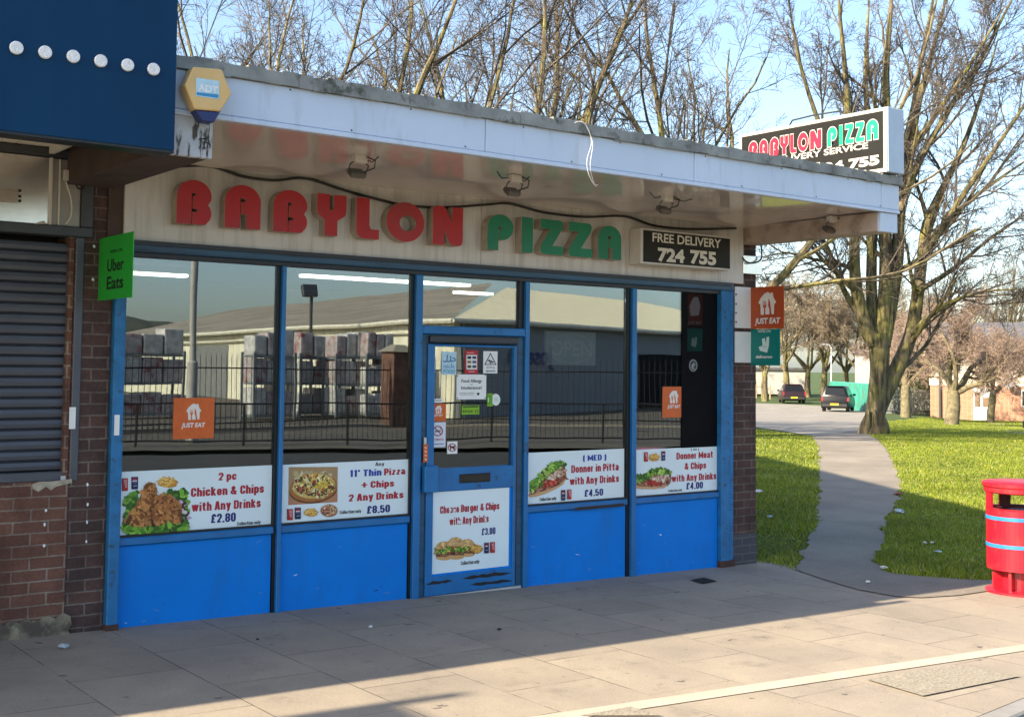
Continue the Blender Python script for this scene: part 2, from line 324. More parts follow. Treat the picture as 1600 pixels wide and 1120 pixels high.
#@@MATERIALS
BLUE = mat('blue_panel_paint', (.001, .205, .70), .55, .08, 2.2, bump=.05, bs=30, spec=.2, dirt=(.008, .165, .52), ds=2.0, dlo=.5, dhi=.8, dstretch=(1.6, 1, .7))
FRAME = mat('blue_frame_paint', (.006, .15, .40), .42, .18, 5, dirt=(.006, .06, .15), ds=9, dlo=.62, dhi=.7)
RUSTY = mat('weathered_blue_steel', (.012, .16, .38), .55, .25, 9, bump=.35, bs=45, dirt=(.03, .05, .06), ds=16, dlo=.57, dhi=.68)
RAIL = mat('dull_blue_steel', (.02, .085, .16), .4, .3, 4, dirt=(.01, .03, .06), ds=3, stretch=(.4, 1, 4))
BLACK = mat('black_gasket', (.008, .009, .012), .4, .3, 20)
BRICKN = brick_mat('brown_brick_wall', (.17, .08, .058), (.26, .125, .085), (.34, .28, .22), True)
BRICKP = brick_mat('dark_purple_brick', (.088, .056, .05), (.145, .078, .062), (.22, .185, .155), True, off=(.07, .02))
BRICKH = brick_mat('orange_house_brick', (.42, .2, .12), (.5, .26, .16), (.5, .42, .34))
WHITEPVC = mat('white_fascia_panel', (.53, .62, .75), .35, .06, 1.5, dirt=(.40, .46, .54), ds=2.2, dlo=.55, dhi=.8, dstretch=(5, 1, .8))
COPING = mat('weathered_lead_coping', (.26, .27, .25), .75, .4, 5, bump=.5, bs=25, dirt=(.07, .075, .055), ds=7, dlo=.55, dhi=.66)
ROOFING = mat('grey_roof_felt', (.16, .16, .15), .9, .3, 3, bump=.3)
CREAM = mat('cream_sign_board', (.60, .565, .51), .42, .08, 3, stretch=(1, 1, 1), dirt=(.36, .31, .25), ds=1.6, dlo=.48, dhi=.80, dstretch=(9, 1, .9))
CREAMED = mat('beige_letter_return', (.42, .35, .27), .5, .3, 8)
SOFFIT = mat('glossy_soffit_panel', (.70, .62, .55), .12, .06, 1.1, bump=.015, bs=1.6, spec=.6, coat=.35)
REDL = mat('red_letter_face', (.44, .012, .016), .5, .12, 3, dirt=(.30, .03, .03), ds=3)
GREENL = mat('green_letter_face', (.004, .20, .095), .5, .15, 3)
SIGNBLK = mat('charcoal_sign_face', (.024, .023, .019), .6, .2, 6, spec=.2)
ALU = mat('grey_aluminium', (.55, .57, .58), .35, .1, 5, metal=.3)
IVORY = mat('ivory_sign_frame', (.62, .58, .52), .45, .1, 6)
NAVY = mat('navy_fascia_panel', (.0005, .036, .10), .5, .12, 1.2, spec=.18, dirt=(.002, .042, .105), ds=1.2, dstretch=(3, 1, .5))
LED = mat('white_lens', (.85, .85, .82), .3, .3, 160)
BEAMW = mat('peeling_white_timber', (.5, .52, .53), .75, .2, 8, bump=.4, dirt=(.07, .06, .05), ds=13, dlo=.52, dhi=.6, dstretch=(2.2, 1, .5))
BEAMD = mat('dark_brown_timber', (.07, .045, .035), .8, .35, 5, bump=.3)
BEAML = mat('stained_beige_beam', (.48, .38, .31), .6, .2, 3, dirt=(.2, .15, .12), ds=4)
TNG = mat('cream_soffit_boards', (.80, .73, .60), .5, .1, 4)
SHUT = mat('slate_roller_shutter', (.085, .095, .115), .45, .15, 4, metal=.2)
DKSTEEL = mat('dark_grey_steel', (.05, .055, .06), .5, .2, 8)
DIRTYW = mat('dirty_white_panel', (.86, .82, .75), .24, .15, 2.5, dirt=(.42, .36, .29), ds=3.5, dlo=.55, dhi=.8, metal=.85, bump=.2, bs=3)
STONE = mat('crumbling_render', (.24, .21, .14), .95, .45, 9, bump=1.0, bs=18, dirt=(.09, .07, .055), ds=7, dlo=.45, dhi=.6)
YEL = mat('faded_yellow_plastic', (.66, .44, .17), .45, .1, 6)
NAVYP = mat('navy_plastic', (.008, .02, .11), .4, .1, 6)
PAPER = mat('white_paper', (.80, .83, .82), .5, .05, 8)
POSTER = mat('pale_poster_sheet', (.74, .86, .88), .35, .05, 2)
T_RED = flat('crimson_print', (.42, .008, .022)); T_BLUE = flat('blue_print', (.01, .05, .36)); T_NAVY = flat('navy_print', (.008, .012, .17)); T_BLK = flat('black_print', (.012, .012, .012))
T_WHT = flat('white_print', (.82, .82, .80)); T_ORG = flat('orange_print', (.62, .115, .012)); T_TEAL = flat('teal_print', (.0, .23, .20)); T_LIME = flat('lime_print', (.21, .45, .01))
T_SKY = flat('pale_blue_print', (.46, .68, .78)); T_CYAN = flat('cyan_print', (.03, .25, .50)); T_GRN = flat('bright_green_print', (.012, .30, .035)); T_CREAM = flat('cream_print', (.68, .64, .54)); T_GRY = flat('grey_print', (.3, .3, .3))
SG_RED = flat('lit_red_print', (.62, .012, .045)); SG_GRN = flat('lit_green_print', (.0, .36, .17)); SG_WHT = flat('sign_white_print', (.52, .50, .45))
SG_ORG = mat('orange_sign_panel', (.44, .07, .012), .4, .06, 5); SG_TEAL = mat('teal_sign_panel', (.0, .19, .165), .4, .06, 5); SG_GREEN = mat('green_sign_panel', (.02, .40, .04), .4, .06, 5)
CABLE = mat('black_cable', (.012, .011, .01), .5, .2, 20)
LAMPM = mat('grimy_floodlight', (.10, .085, .065), .5, .4, 20)
STRING = mat('white_cord', (.75, .73, .68), .7, .1, 20)
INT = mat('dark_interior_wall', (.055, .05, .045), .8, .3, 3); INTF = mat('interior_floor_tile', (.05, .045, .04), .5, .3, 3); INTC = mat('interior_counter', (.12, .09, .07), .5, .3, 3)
def emis(name, col, st):
    n = NT(name); n.base(col); n.b.inputs['Emission Color'].default_value = (*col, 1); n.b.inputs['Emission Strength'].default_value = st; return n.m
TUBE = emis('fluorescent_tube', (1, .96, .88), 2.6)
NEON = emis('led_letters', (.9, .9, .95), .5)
# window glass: clear, with a strong mirror coat
n = NT('window_glass')
gl = n.node('ShaderNodeBsdfGlossy'); gl.inputs['Roughness'].default_value = .0; gl.inputs['Color'].default_value = (.66, .75, .82, 1)
tr = n.node('ShaderNodeBsdfTransparent'); tr.inputs['Color'].default_value = (.72, .74, .72, 1)
lw = n.node('ShaderNodeLayerWeight'); lw.inputs['Blend'].default_value = .3
mr = n.node('ShaderNodeMapRange'); mr.inputs['From Min'].default_value = 0; mr.inputs['From Max'].default_value = 1; mr.inputs['To Min'].default_value = .2; mr.inputs['To Max'].default_value = .65
n.link(lw.outputs['Fresnel'], mr.inputs['Value'])
bp = n.node('ShaderNodeBump'); bp.inputs['Strength'].default_value = .035; bp.inputs['Distance'].default_value = .02; n.link(n.noise(1.3, 1), bp.inputs['Height']); n.link(bp.outputs[0], gl.inputs['Normal'])
mx = n.node('ShaderNodeMixShader'); n.link(mr.outputs[0], mx.inputs[0]); n.link(tr.outputs[0], mx.inputs[1]); n.link(gl.outputs[0], mx.inputs[2]); n.link(mx.outputs[0], n.out.inputs['Surface'])
GLASS = n.m

#@@GROUND
def sheet(name, outline, mats, off, step=1.0, kind='structure', skirt=0.):
    """a sheet that follows the terrain, clipped to a plan outline (x, y)"""
    bm = bmesh.new(); vs = [bm.verts.new((x, y, 0)) for x, y in outline]; bm.faces.new(vs)
    xs = [p[0] for p in outline]; ys = [p[1] for p in outline]
    cuts = [((v, 0, 0), (1, 0, 0)) for v in list(np.arange(math.floor(min(xs)/step)*step, max(xs), step))+[9.6, -4] if min(xs) < v < max(xs)]
    cuts += [((0, v, 0), (0, 1, 0)) for v in np.arange(math.floor(min(ys)/step)*step, max(ys), step) if min(ys) < v < max(ys)]
    for co, no in cuts:
        bmesh.ops.bisect_plane(bm, geom=bm.verts[:]+bm.edges[:]+bm.faces[:], plane_co=co, plane_no=no, dist=1e-5)
    if skirt:
        ed = [e for e in bm.edges if e.is_boundary]; r = bmesh.ops.extrude_edge_only(bm, edges=ed)
        down = [v for v in r['geom'] if isinstance(v, bmesh.types.BMVert)]
    else: down = []
    ds = set(down)
    for v in bm.verts: v.co.z = terrain(v.co.x, v.co.y)+off-(skirt if v in ds else 0)
    bmesh.ops.recalc_face_normals(bm, faces=bm.faces)
    me = bpy.data.meshes.new(name); bm.to_mesh(me); bm.free(); me.materials.append(mats); o = bpy.data.objects.new(name, me); COL.objects.link(o); return tag(o, kind=kind)

n = NT('grassy_earth')
c = n.ramp(n.noise(.35, 5), .3, .7, (.035, .072, .008), (.075, .125, .018)); c = n.mix(n.ramp(n.noise(38, 4), .35, .7), c, (.03, .05, .008)); n.base(c); n.set(Roughness=.95); n.bump(n.noise(25, 5), .8, .05); EARTH = n.m
n = NT('concrete_paving_slabs')
bt = n.node('ShaderNodeTexBrick'); bt.offset = .5; mp = n.node('ShaderNodeMapping'); mp.inputs['Rotation'].default_value = (0, 0, math.radians(90)); mp.inputs['Location'].default_value = (.12, .37, 0); n.link(n.pos, mp.inputs[0])
for k, v in (('Scale', 1), ('Brick Width', .92), ('Row Height', .63), ('Mortar Size', .005), ('Mortar Smooth', .3), ('Bias', 0)): bt.inputs[k].default_value = v
bt.inputs['Color1'].default_value = (.30, .26, .205, 1); bt.inputs['Color2'].default_value = (.355, .31, .247, 1); bt.inputs['Mortar'].default_value = (.12, .10, .08, 1); n.link(mp.outputs[0], bt.inputs['Vector'])
c = n.mix(n.ramp(n.noise(2.3, 4, .6), .46, .60, (0, 0, 0), (.8, .8, .8)), bt.outputs['Color'], (.325, .283, .225))
c = n.mix(.85, c, n.ramp(n.noise(1.1, 7, .65), .25, .75, (.66, .66, .69), (1.16, 1.12, 1.06)), 'MULTIPLY')
c = n.mix(n.ramp(n.noise(3.1, 8, .75), .56, .72, (0, 0, 0), (.65, .65, .65)), c, (.16, .135, .11))
c = n.mix(.55, c, n.ramp(n.noise(90, 4, .7), .3, .7, (.6, .6, .6), (1.15, 1.15, 1.15)), 'MULTIPLY')
c = n.mix(n.ramp(n.noise(8, 4, .5), .70, .73), c, (.10, .085, .07))
sp = n.node('ShaderNodeTexVoronoi'); sp.inputs['Scale'].default_value = 9; n.link(n.pos, sp.inputs['Vector'])
c = n.mix(n.ramp(sp.outputs['Distance'], .035, .06, (1, 1, 1), (0, 0, 0)), c, (.07, .06, .05)); n.base(c); n.set(Roughness=.85)
hh = n.node('ShaderNodeMath', operation='MULTIPLY_ADD'); n.link(n.noise(130, 4), hh.inputs[0]); hh.inputs[1].default_value = .25
iv = n.node('ShaderNodeMath', operation='SUBTRACT'); iv.inputs[0].default_value = 1; n.link(bt.outputs['Fac'], iv.inputs[1]); n.link(iv.outputs[0], hh.inputs[2]); n.bump(hh.outputs[0], .5, .006); SLABS = n.m
def tarmac(name, col):
    n = NT(name); c = n.ramp(n.noise(.8, 7, .65), .3, .7, tuple(v*.72 for v in col), tuple(v*1.2 for v in col)); c = n.mix(n.ramp(n.noise(30, 3, .5), .66, .7), c, tuple(v*1.6 for v in col)); c = n.mix(.8, c, n.ramp(n.noise(140, 3, .8), .3, .7, (.5, .5, .5), (1.4, 1.4, 1.4)), 'MULTIPLY')
    n.base(c); n.set(Roughness=.9); n.bump(n.noise(180, 3), .5, .006); return n.m
ASPH = tarmac('path_tarmac', (.235, .205, .165)); ROADM = tarmac('road_asphalt', (.042, .04, .036)); ROADL = tarmac('pale_worn_asphalt', (.25, .23, .20))
PALE = mat('pale_edging_stone', (.46, .40, .32), .85, .15, 4, bump=.2, bs=80); CONC = mat('coarse_grey_concrete', (.30, .265, .205), .9, .45, 60, bump=.5, bs=90)
KERB = mat('kerb_stone', (.26, .25, .235), .85, .2, 5, bump=.3)

# kerb line of the near pavement: runs from lower left to the right
K0, KD = np.array([6.45, -4.24]), np.array([.990, .140]); KN = np.array([.140, -.990])
def kp(t, o=0.): q = K0+KD*t+KN*o; return (float(q[0]), float(q[1]))
def gridsheet(name, xs, ys, zf, m):
    me = bpy.data.meshes.new(name); nx, ny = len(xs), len(ys)
    me.from_pydata([(x, y, zf(x, y)) for y in ys for x in xs], [], [(j*nx+i, j*nx+i+1, (j+1)*nx+i+1, (j+1)*nx+i) for j in range(ny-1) for i in range(nx-1)])
    me.materials.append(m); o = bpy.data.objects.new(name, me); COL.objects.link(o); return tag(o, kind='structure')
gx = sorted(set([-900, -400, -150, -60, -30, -10, -4, 0, 3, 6, 9.6]+[11+2*i for i in range(60)]+[160, 200, 400, 900])); gy = sorted(set([-900, -400, -150, -90, -40, -20, -10, -6, -3, 0]+[2*i for i in range(58)]+[140, 200, 400, 900]))
gridsheet('ground', gx, gy, lambda x, y: terrain(x, y)-.16 if y < -4 else terrain(x, y), EARTH)
# path edges traced on the ground
pL = [G(p)[:2] for p in ((1243, 893), (1258, 860), (1274, 822), (1280, 780), (1281, 730), (1278, 700), (1270, 682))]
pR = [G(p)[:2] for p in ((1350, 674), (1375, 690), (1395, 720), (1407, 752), (1404, 780), (1384, 810), (1376, 850), (1368, 880), (1392, 897), (1470, 905), (1545, 910))]
def ragged(ps, amp, seed):
    r = random.Random(seed); q = []; sp = []
    for a, b in zip(ps, ps[1:]):
        k = max(2, int(np.hypot(*(b-a))/.16)); sp += [a+(b-a)*i/k for i in range(k)]
    sp.append(ps[-1]); return [tuple(map(float, v+np.array((r.gauss(0, amp), r.gauss(0, amp))))) for v in sp]
pL_r, pR_r = ragged(pL, .03, 1), ragged(pR, .03, 2)
low = [tuple(map(float, G(p)[:2])) for p in ((1552, 924), (1500, 932), (1440, 936), (1400, 934), (1340, 923), (1290, 908))]
path_out = pL_r+pR_r+low
sheet('path', path_out, ASPH, .016, 1.0)
pav = [(-30, .6), (2.6, .6), (9.1, .6), (9.15, -.1), (9.25, -.45), (9.6, -.9), (9.95, -1.55), (10.4, -2.05), (11.6, -2.3), (40, -1.0), kp(34), kp(-40)]
sheet('pavement', pav, SLABS, .008, 1.0)
sheet('road', [kp(-60, .13), kp(60, .13), (66, -20), (20.5, -13.2), (15, -16), (9, -18.2), (-60, -20)], ROADM, -.13, 3.0)
kr = MB()
for i in range(-40, 36):
    a, b = kp(i*.92, 0), kp(i*.92+.905, 0); c2, d = kp(i*.92+.905, .13), kp(i*.92, .13)
    kr.hexa([(q[0], q[1], terrain(*q)-.16) for q in (a, b, c2, d)], [(q[0], q[1], terrain(*q)+.012) for q in (a, b, c2, d)])
tag(kr.build('kerb', KERB, bevel=.012), kind='structure')
# pale edging strip and the coarse patch beside it
e0, e1 = G((850, 1120)), G((1640, 1003)); ed = (e1-e0)[:2]; ed /= np.hypot(*ed); en = np.array((ed[1], -ed[0]))
def ep(t, o): q = e0[:2]+ed*t+en*o; return (float(q[0]), float(q[1]))
sheet('pavement_edging', [ep(-9, 0), ep(14, 0), ep(14, .13), ep(-9, .13)], PALE, .013, 1.0)
tag(sheet('coarse_patch', [tuple(map(float, G(p)[:2])) for p in ((1354, 1065), (1492, 1042), (1594, 1060), (1442, 1091))], CONC, .017, 1.0, kind=None), 'coarse grey concrete access cover set in paving beside pale strip', 'access cover')
tag(sheet('drain_cover', [tuple(map(float, G(p)[:2])) for p in ((1078, 908), (1100, 904), (1121, 910), (1098, 914))], mat('rough_drain_iron', (.035, .033, .03), .95, .3, 30, bump=.5, spec=.1), .014, 1.0, kind=None), 'small dark drain cover in slabs before right blue panel', 'drain cover')
sheet('tarmac_verge', [tuple(map(float, G(p)[:2])) for p in ((905, 1122), (985, 1108), (1035, 1122))], CONC, .016, 1.0)
# far road behind the green
road2 = [G(p)[:2] for p in ((1270, 682), (1181, 668), (1100, 664), (1100, 628), (1181, 630), (1240, 632), (1330, 637), (1352, 640), (1358, 672), (1350, 674))]
sheet('side_road', [tuple(map(float, q)) for q in road2], ROADL, .02, 2.0)
ft = [G(p)[:2] for p in ((1518, 665), (1560, 660), (1640, 672), (1640, 688), (1590, 680))]
sheet('house_path', [tuple(map(float, q)) for q in ft], ROADL, .02, 2.0)
# pavement on the far side of the road (seen in the window reflection)
sheet('far_pavement', [(-60, -20.1), (9, -18.3), (15, -16.1), (20.5, -13.3), (66, -20.1), (70, -60), (-60, -60)], mat('far_paving', (.105, .09, .068), .9, .3, 2), -.04, 4.0)
mk = MB()
for i, (a, b) in enumerate((((2, -13.6), (4.5, -13.2)), ((7, -12.8), (9.5, -12.4)), ((12, -12.0), (14.5, -11.6)), ((17, -11.2), (19.5, -10.8)))):
    d = np.array(b)-np.array(a); d = d/np.hypot(*d)*1; nn = np.array((-d[1], d[0]))*.05
    mk.poly([(q[0], q[1], terrain(*q)-.118) for q in (np.array(a)-nn, np.array(b)-nn, np.array(b)+nn, np.array(a)+nn)])
tag(mk.build('road_marking', T_WHT, fixn=False), kind='structure')

#@@SHOP
rust0 = mat('rusty_screw', (.12, .05, .03), .8)
g0 = lambda x: terrain(x, 0.)
shop = thing('takeaway_shop', 'single storey takeaway shop with blue shopfront, glass bays and deep white canopy', 'shop', (5.9, 0, g0(5.9)))
PX0, PX1 = 2.752, 2.826
XA, X1, X2, X3, X4, XR = 2.78, 3.955, 5.158, 6.167, 7.363, 8.505
ZT, ZS = 2.298, .452                                    # top and bottom of the glass
# brick pier, side and back walls
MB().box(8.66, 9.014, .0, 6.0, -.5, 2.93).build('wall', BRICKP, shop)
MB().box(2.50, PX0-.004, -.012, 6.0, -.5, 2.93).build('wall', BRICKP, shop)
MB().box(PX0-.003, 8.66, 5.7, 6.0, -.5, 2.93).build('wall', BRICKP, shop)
# base course of the right pier: engineering bricks
bb = brick_mat('grey_engineering_brick', (.075, .08, .088), (.095, .095, .105), (.16, .15, .14))
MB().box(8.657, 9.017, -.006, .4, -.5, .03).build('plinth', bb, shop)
# roof slab, coping, fascia, soffit
MB().box(2.45, 9.03, -1.58, 6.05, 3.10, 3.262).build('roof', ROOFING, shop)
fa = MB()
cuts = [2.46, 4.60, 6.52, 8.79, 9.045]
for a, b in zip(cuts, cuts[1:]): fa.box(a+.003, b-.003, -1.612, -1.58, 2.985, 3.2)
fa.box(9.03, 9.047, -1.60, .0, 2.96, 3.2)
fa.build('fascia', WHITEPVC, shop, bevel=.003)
rs_f = random.Random(6)
for i in range(15):
    x = 2.75+i*.43+rs_f.uniform(-.03, .03); z = 3.185 if i % 2 else 3.0
    MB().prism([(x+.006*math.cos(k), -1.6125, z+.006*math.sin(k)) for k in np.linspace(0, 5.24, 6)], (0, -.002, 0)).build('screw', DKSTEEL if i % 3 else rust0, shop)
MB().box(2.46, 9.047, -1.618, -1.575, 2.953, 2.983).build('fascia_bead', WHITEPVC, shop, bevel=.004)
rng = random.Random(4)
cp = MB(); x = 2.4
while x < 9.05:
    w = rng.uniform(.7, 1.3); x2 = min(x+w, 9.06); k = 8
    for i in range(k):
        a, b = x+(x2-x)*i/k, x+(x2-x)*(i+1)/k; za, zb = 3.275+rng.uniform(-.006, .012), 3.275+rng.uniform(-.006, .012)
        bz = 3.2+rng.uniform(-.006, .004)
        cp.hexa([(a, -1.64, bz), (b-.0005, -1.64, bz), (b-.0005, -1.40, 3.2), (a, -1.40, 3.2)], [(a, -1.635, za), (b-.0005, -1.635, zb), (b-.0005, -1.40, 3.285), (a, -1.40, 3.285)])
    x = x2+.002
cp.build('coping', COPING, shop)
sf = MB(); xs = np.linspace(2.73, 8.80, 46); ys = np.linspace(-1.578, -.03, 10)
zf = lambda x, y: 2.958+.006*math.sin(x*2.3+1)*math.sin((y+1.58)*2.0)-.018*sstep(-.5, 0, y)+.004*math.sin(x*5+y*3)
vv = [(x, y, zf(x, y)) for y in ys for x in xs]
sf.add(vv, [(j*46+i, j*46+i+1, (j+1)*46+i+1, (j+1)*46+i) for j in range(9) for i in range(45)])
sf.build('soffit', SOFFIT, shop, smooth=True)
b_ = MB().box(8.80, 9.03, -1.56, .02, 2.79, 2.957); b_.build('canopy_beam', BEAML, shop, bevel=.006)
MB().box(8.797, 9.033, -1.60, -1.562, 2.785, 2.95).build('beam_cap', WHITEPVC, shop, bevel=.003)
b_ = MB().box(2.43, 2.735, -1.56, .02, 2.735, 3.10); b_.build('canopy_beam', BEAMD, shop, bevel=.006)
ec = MB().box(2.43, 2.738, -1.60, -1.562, 2.73, 3.0); ec.build('beam_cap', BEAMW, shop, bevel=.004)
gf = MB()
for a, b in (((318, 222), (330, 228)), ((312, 216), (321, 234)), ((320, 217), (318, 233)), ((326, 220), (328, 232)), ((311, 219), (326, 216)), ((314, 226), (312, 232))):
    gf.tube([F(a, -1.603), F(((a[0]+b[0])/2+1, (a[1]+b[1])/2-1), -1.603), F(b, -1.603)], .0025, 4)
gf.build('graffiti', T_BLK, shop)
# cream sign board
sb = MB(); sx = float(F((752, 370), -.05)[0])
sb.box(2.80, sx-.002, -.05, -.004, 2.405, 2.945).box(sx+.002, 8.785, -.05, -.004, 2.405, 2.945); sb.build('sign_board', CREAM, shop, bevel=.003)
MB().box(2.70, 2.797, -.03, -.004, 2.36, 2.92).build('sign_board_edge', BEAMD, shop)
# frames
fr = MB(); fr.box(PX0-.002, 8.64, -.0605, .06, ZT+.03, 2.40)
fr.build('head_rail', RAIL, shop, bevel=.014, seg=2)
MB().box(2.79, 8.60, -.075, -.062, 2.375, 2.404).build('drip_edge', BLACK, shop)
MB().box(PX1+.002, 8.55, -.03, .05, ZT, ZT+.028).build('glazing_bead', BLACK, shop)
for xa, xb, mt, y0 in ((PX0, PX1, RUSTY, -.07), (8.484, 8.600, RUSTY, -.05), (8.603, 8.66, RUSTY, -.04)):
    MB().box(xa, xb, y0, .08, g0(xa)-.1+(.1 if xa > 8 else 0)*0, 2.33 if xa < 8 else 2.345).build('post', mt, shop, bevel=.006)
rust = mat('rusted_steel', (.075, .035, .025), .9, .4, 20, bump=.5)
MB().box(PX0-.003, PX1+.003, -.073, .08, g0(2.7)-.05, g0(2.7)+.045).build('post_foot', rust, shop)
MB().box(8.480, 8.663, -.054, .08, g0(8.6)-.05, g0(8.6)+.07).build('post_foot', rust, shop)
def mullion(xc, w, dark, zb, side=-1):
    MB().box(xc-w/2, xc+w/2, -.045, .05, zb, ZT).build('mullion', FRAME, shop, bevel=.005)
    MB().box(xc+side*w/2-(dark if side < 0 else 0), xc+side*w/2+(dark if side > 0 else 0), -.012, .05, zb, ZT).build('glazing_bead', BLACK, shop)
mullion(3.975, .032, .022, g0(4)-.02); mullion(5.125, .062, .02, g0(5)-.02); mullion(6.185, .042, .045, g0(6)-.02); mullion(7.385, .052, .036, g0(7.3)-.02)
# glass, kick panels and sills
bays = [(PX1+.004, 3.936), (3.992, 5.073), (6.207, 7.322), (7.412, 8.482)]
ri = random.Random(2)
for i, (a, b) in enumerate(bays):
    pw = MB().box(a, b, .012, .018, ZS, ZT).build('window', GLASS, shop)
    MB().box(a, b, -.032, .05, ZS-.055, ZS-.003).build('sill', FRAME, shop, bevel=.007)
    MB().box(a, b, -.012, .012, ZS-.002, ZS+.012).build('glazing_bead', BLACK, shop)
    MB().box(a+.004, b-.004, -.005, .05, min(g0(a), g0(b))-.05, ZS-.058).build('kick_panel', BLUE, shop, bevel=.004)
rk = random.Random(31); SCUFF = mat('pale_scuff', (.10, .25, .55), .7, .2, 40); SCUFD = mat('dark_kick_mark', (.006, .03, .09), .7, .2, 40)
for a, b in bays:
    for k in range(9):
        x = rk.uniform(a+.06, b-.06); z = rk.choice((rk.uniform(g0(x)+.02, g0(x)+.16), rk.uniform(g0(x)+.02, ZS-.1))); L = rk.uniform(.006, .03); hh0 = rk.uniform(.0015, .005); an = rk.uniform(-.6, .6)
        pts = []
        for q in range(9):
            t = 6.283*q/9; u, v = L*math.cos(t)*rk.uniform(.6, 1.1), hh0*math.sin(t)*rk.uniform(.6, 1.3); pts.append((x+u*math.cos(an)-v*math.sin(an), -.0053, z+u*math.sin(an)+v*math.cos(an)))
        MB().poly(pts).build('scuff', PAPER if k == 0 else SCUFF if k % 3 else SCUFD, shop, fixn=False)
# loose dark strip under the third sill
MB().poly([F(p, -.037) for p in ((893, 795), (905, 792), (975, 786), (976, 790), (900, 797))]).build('loose_trim', BLACK, shop, fixn=False)
# transom over the door
zt0 = float(F((740, 518), -.02)[2])
MB().box(5.158, 6.162, -.04, .05, zt0-.03, zt0+.035).build('transom_bar', FRAME, shop, bevel=.006)
MB().box(5.158, 6.162, .012, .018, zt0+.036, ZT).build('fanlight', GLASS, shop)
# the door
dr = thing('door', None, None, (5.66, 0, g0(5.66)))
dr.parent = shop; dr.location = np.array(LOC['door'])-np.array(LOC['takeaway_shop'])
del LOC['door']; LOC['door'] = (5.66, 0, g0(5.66))
z1 = zoom(509/200., 640, 500)
dx0, dx1 = 5.215, 6.085; dtop = 1.765; dbot = g0(5.6)+.02
gx0, gx1 = float(F(z1(90, 340))[0]), float(F(z1(405, 340))[0]); gz1, gz0 = float(F(z1(250, 108))[2]), float(F(z1(250, 582))[2])
pz1, pz0 = float(F(z1(235, 672))[2]), float(F(z1(235, 1000))[2])
st = MB()
st.box(dx0, gx0, -.035, .03, dbot, dtop).box(gx1, dx1, -.035, .03, dbot, dtop)
st.box(gx0, gx1, -.0345, .03, gz1, dtop-.001).box(gx0, gx1, -.0345, .03, pz1, gz0).box(gx0, gx1, -.0345, .03, dbot+.001, pz0)
st.build('door_leaf', FRAME, dr, bevel=.004)
MB().box(5.160, 5.212, -.02, .06, dbot-.06, zt0-.032).box(6.088, 6.160, -.02, .06, dbot-.06, zt0-.032).box(5.213, 6.087, -.02, .06, dtop+.004, zt0-.031).build('door_frame', RAIL, dr, bevel=.004)
MB().box(6.089, 6.10, -.025, -.0205, dbot-.02, dtop).build('door_seal', BLACK, dr)
MB().box(5.22, 6.08, -.06, -.022, dtop+.012, dtop+.066).build('door_closer', mat('dark_closer', (.03, .035, .045), .4), dr, bevel=.006)
MB().box(gx0, gx1, .0, .006, gz0, gz1).build('pane', GLASS, dr)
MB().box(gx0, gx1, -.02, .02, pz0, pz1).build('lower_panel', BLUE, dr)
hb = MB(); a = F(z1(57, 640), -.07); b = F(z1(112, 640), -.07); hb.box(float(a[0]), float(b[0]), -.085, -.036, float(F(z1(85, 685), -.08)[2]), float(F(z1(85, 580), -.08)[2]))
hb.build('handle', FRAME, dr, bevel=.006)
lb = MB(); a = F(z1(187, 625)); b = F(z1(310, 625)); za, zb = float(F(z1(250, 643))[2]), float(F(z1(250, 608))[2])
lb.box(float(a[0]), float(b[0]), -.042, -.0355, za, zb); lb.build('letterbox', BLACK, dr, bevel=.003)
MB().box(float(a[0])+.025, float(b[0])-.02, -.046, -.0425, za+.014, zb-.012).build('letterbox_flap', mat('dark_flap', (.02, .018, .018), .3), dr, bevel=.002)
ch = MB()
rc = random.Random(8)
def chip(x0, x1, y0, y1):
    top = []; bot = []; k = 12
    for i in range(k+1):
        t = i/k; x = x0+(x1-x0)*t; yl = y0+(y1-y0)*t; e = min(1, min(t, 1-t)*6)
        top.append(z1(x, yl-rc.uniform(4, 10)*e)); bot.append(z1(x, yl+rc.uniform(3, 7)*e))
    ch.poly([F(p, -.0357) for p in top[:-1]+bot[::-1][:-1]])
chip(65, 170, 1050, 1035); chip(207, 408, 1028, 1003); chip(240, 408, 1052, 1035); ch.build('chipped_paint', BLACK, dr, fixn=False)
MB().box(5.17, 6.15, -.03, .06, g0(5.66)-.02, dbot-.004).build('threshold', ALU, dr)
lk = MB().box(float(F((664, 690), -.04)[0])-.011, float(F((664, 690), -.04)[0])+.011, -.05, -.036, float(F((666, 694), -.04)[2]), float(F((666, 683), -.04)[2])); lk.build('lock', ALU, dr, bevel=.003)
# interior shell
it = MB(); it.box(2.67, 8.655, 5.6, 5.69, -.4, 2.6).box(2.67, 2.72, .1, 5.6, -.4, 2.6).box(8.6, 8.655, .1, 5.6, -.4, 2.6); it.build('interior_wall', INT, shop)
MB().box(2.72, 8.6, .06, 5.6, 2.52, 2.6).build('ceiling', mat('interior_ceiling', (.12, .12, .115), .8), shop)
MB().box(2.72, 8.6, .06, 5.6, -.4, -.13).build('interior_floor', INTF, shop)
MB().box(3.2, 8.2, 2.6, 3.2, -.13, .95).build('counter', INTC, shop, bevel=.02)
# dark reflection in the right pane, put in as a flat black strip
vs = MB().box(float(F((1066, 560))[0]), 8.481, .0065, .0105, float(F((1090, 697))[2])-.01, ZT-.004)
vs.build('dark_reflection_strip', mat('dark_pane_reflection', (.004, .004, .005), .7, spec=.1), shop)

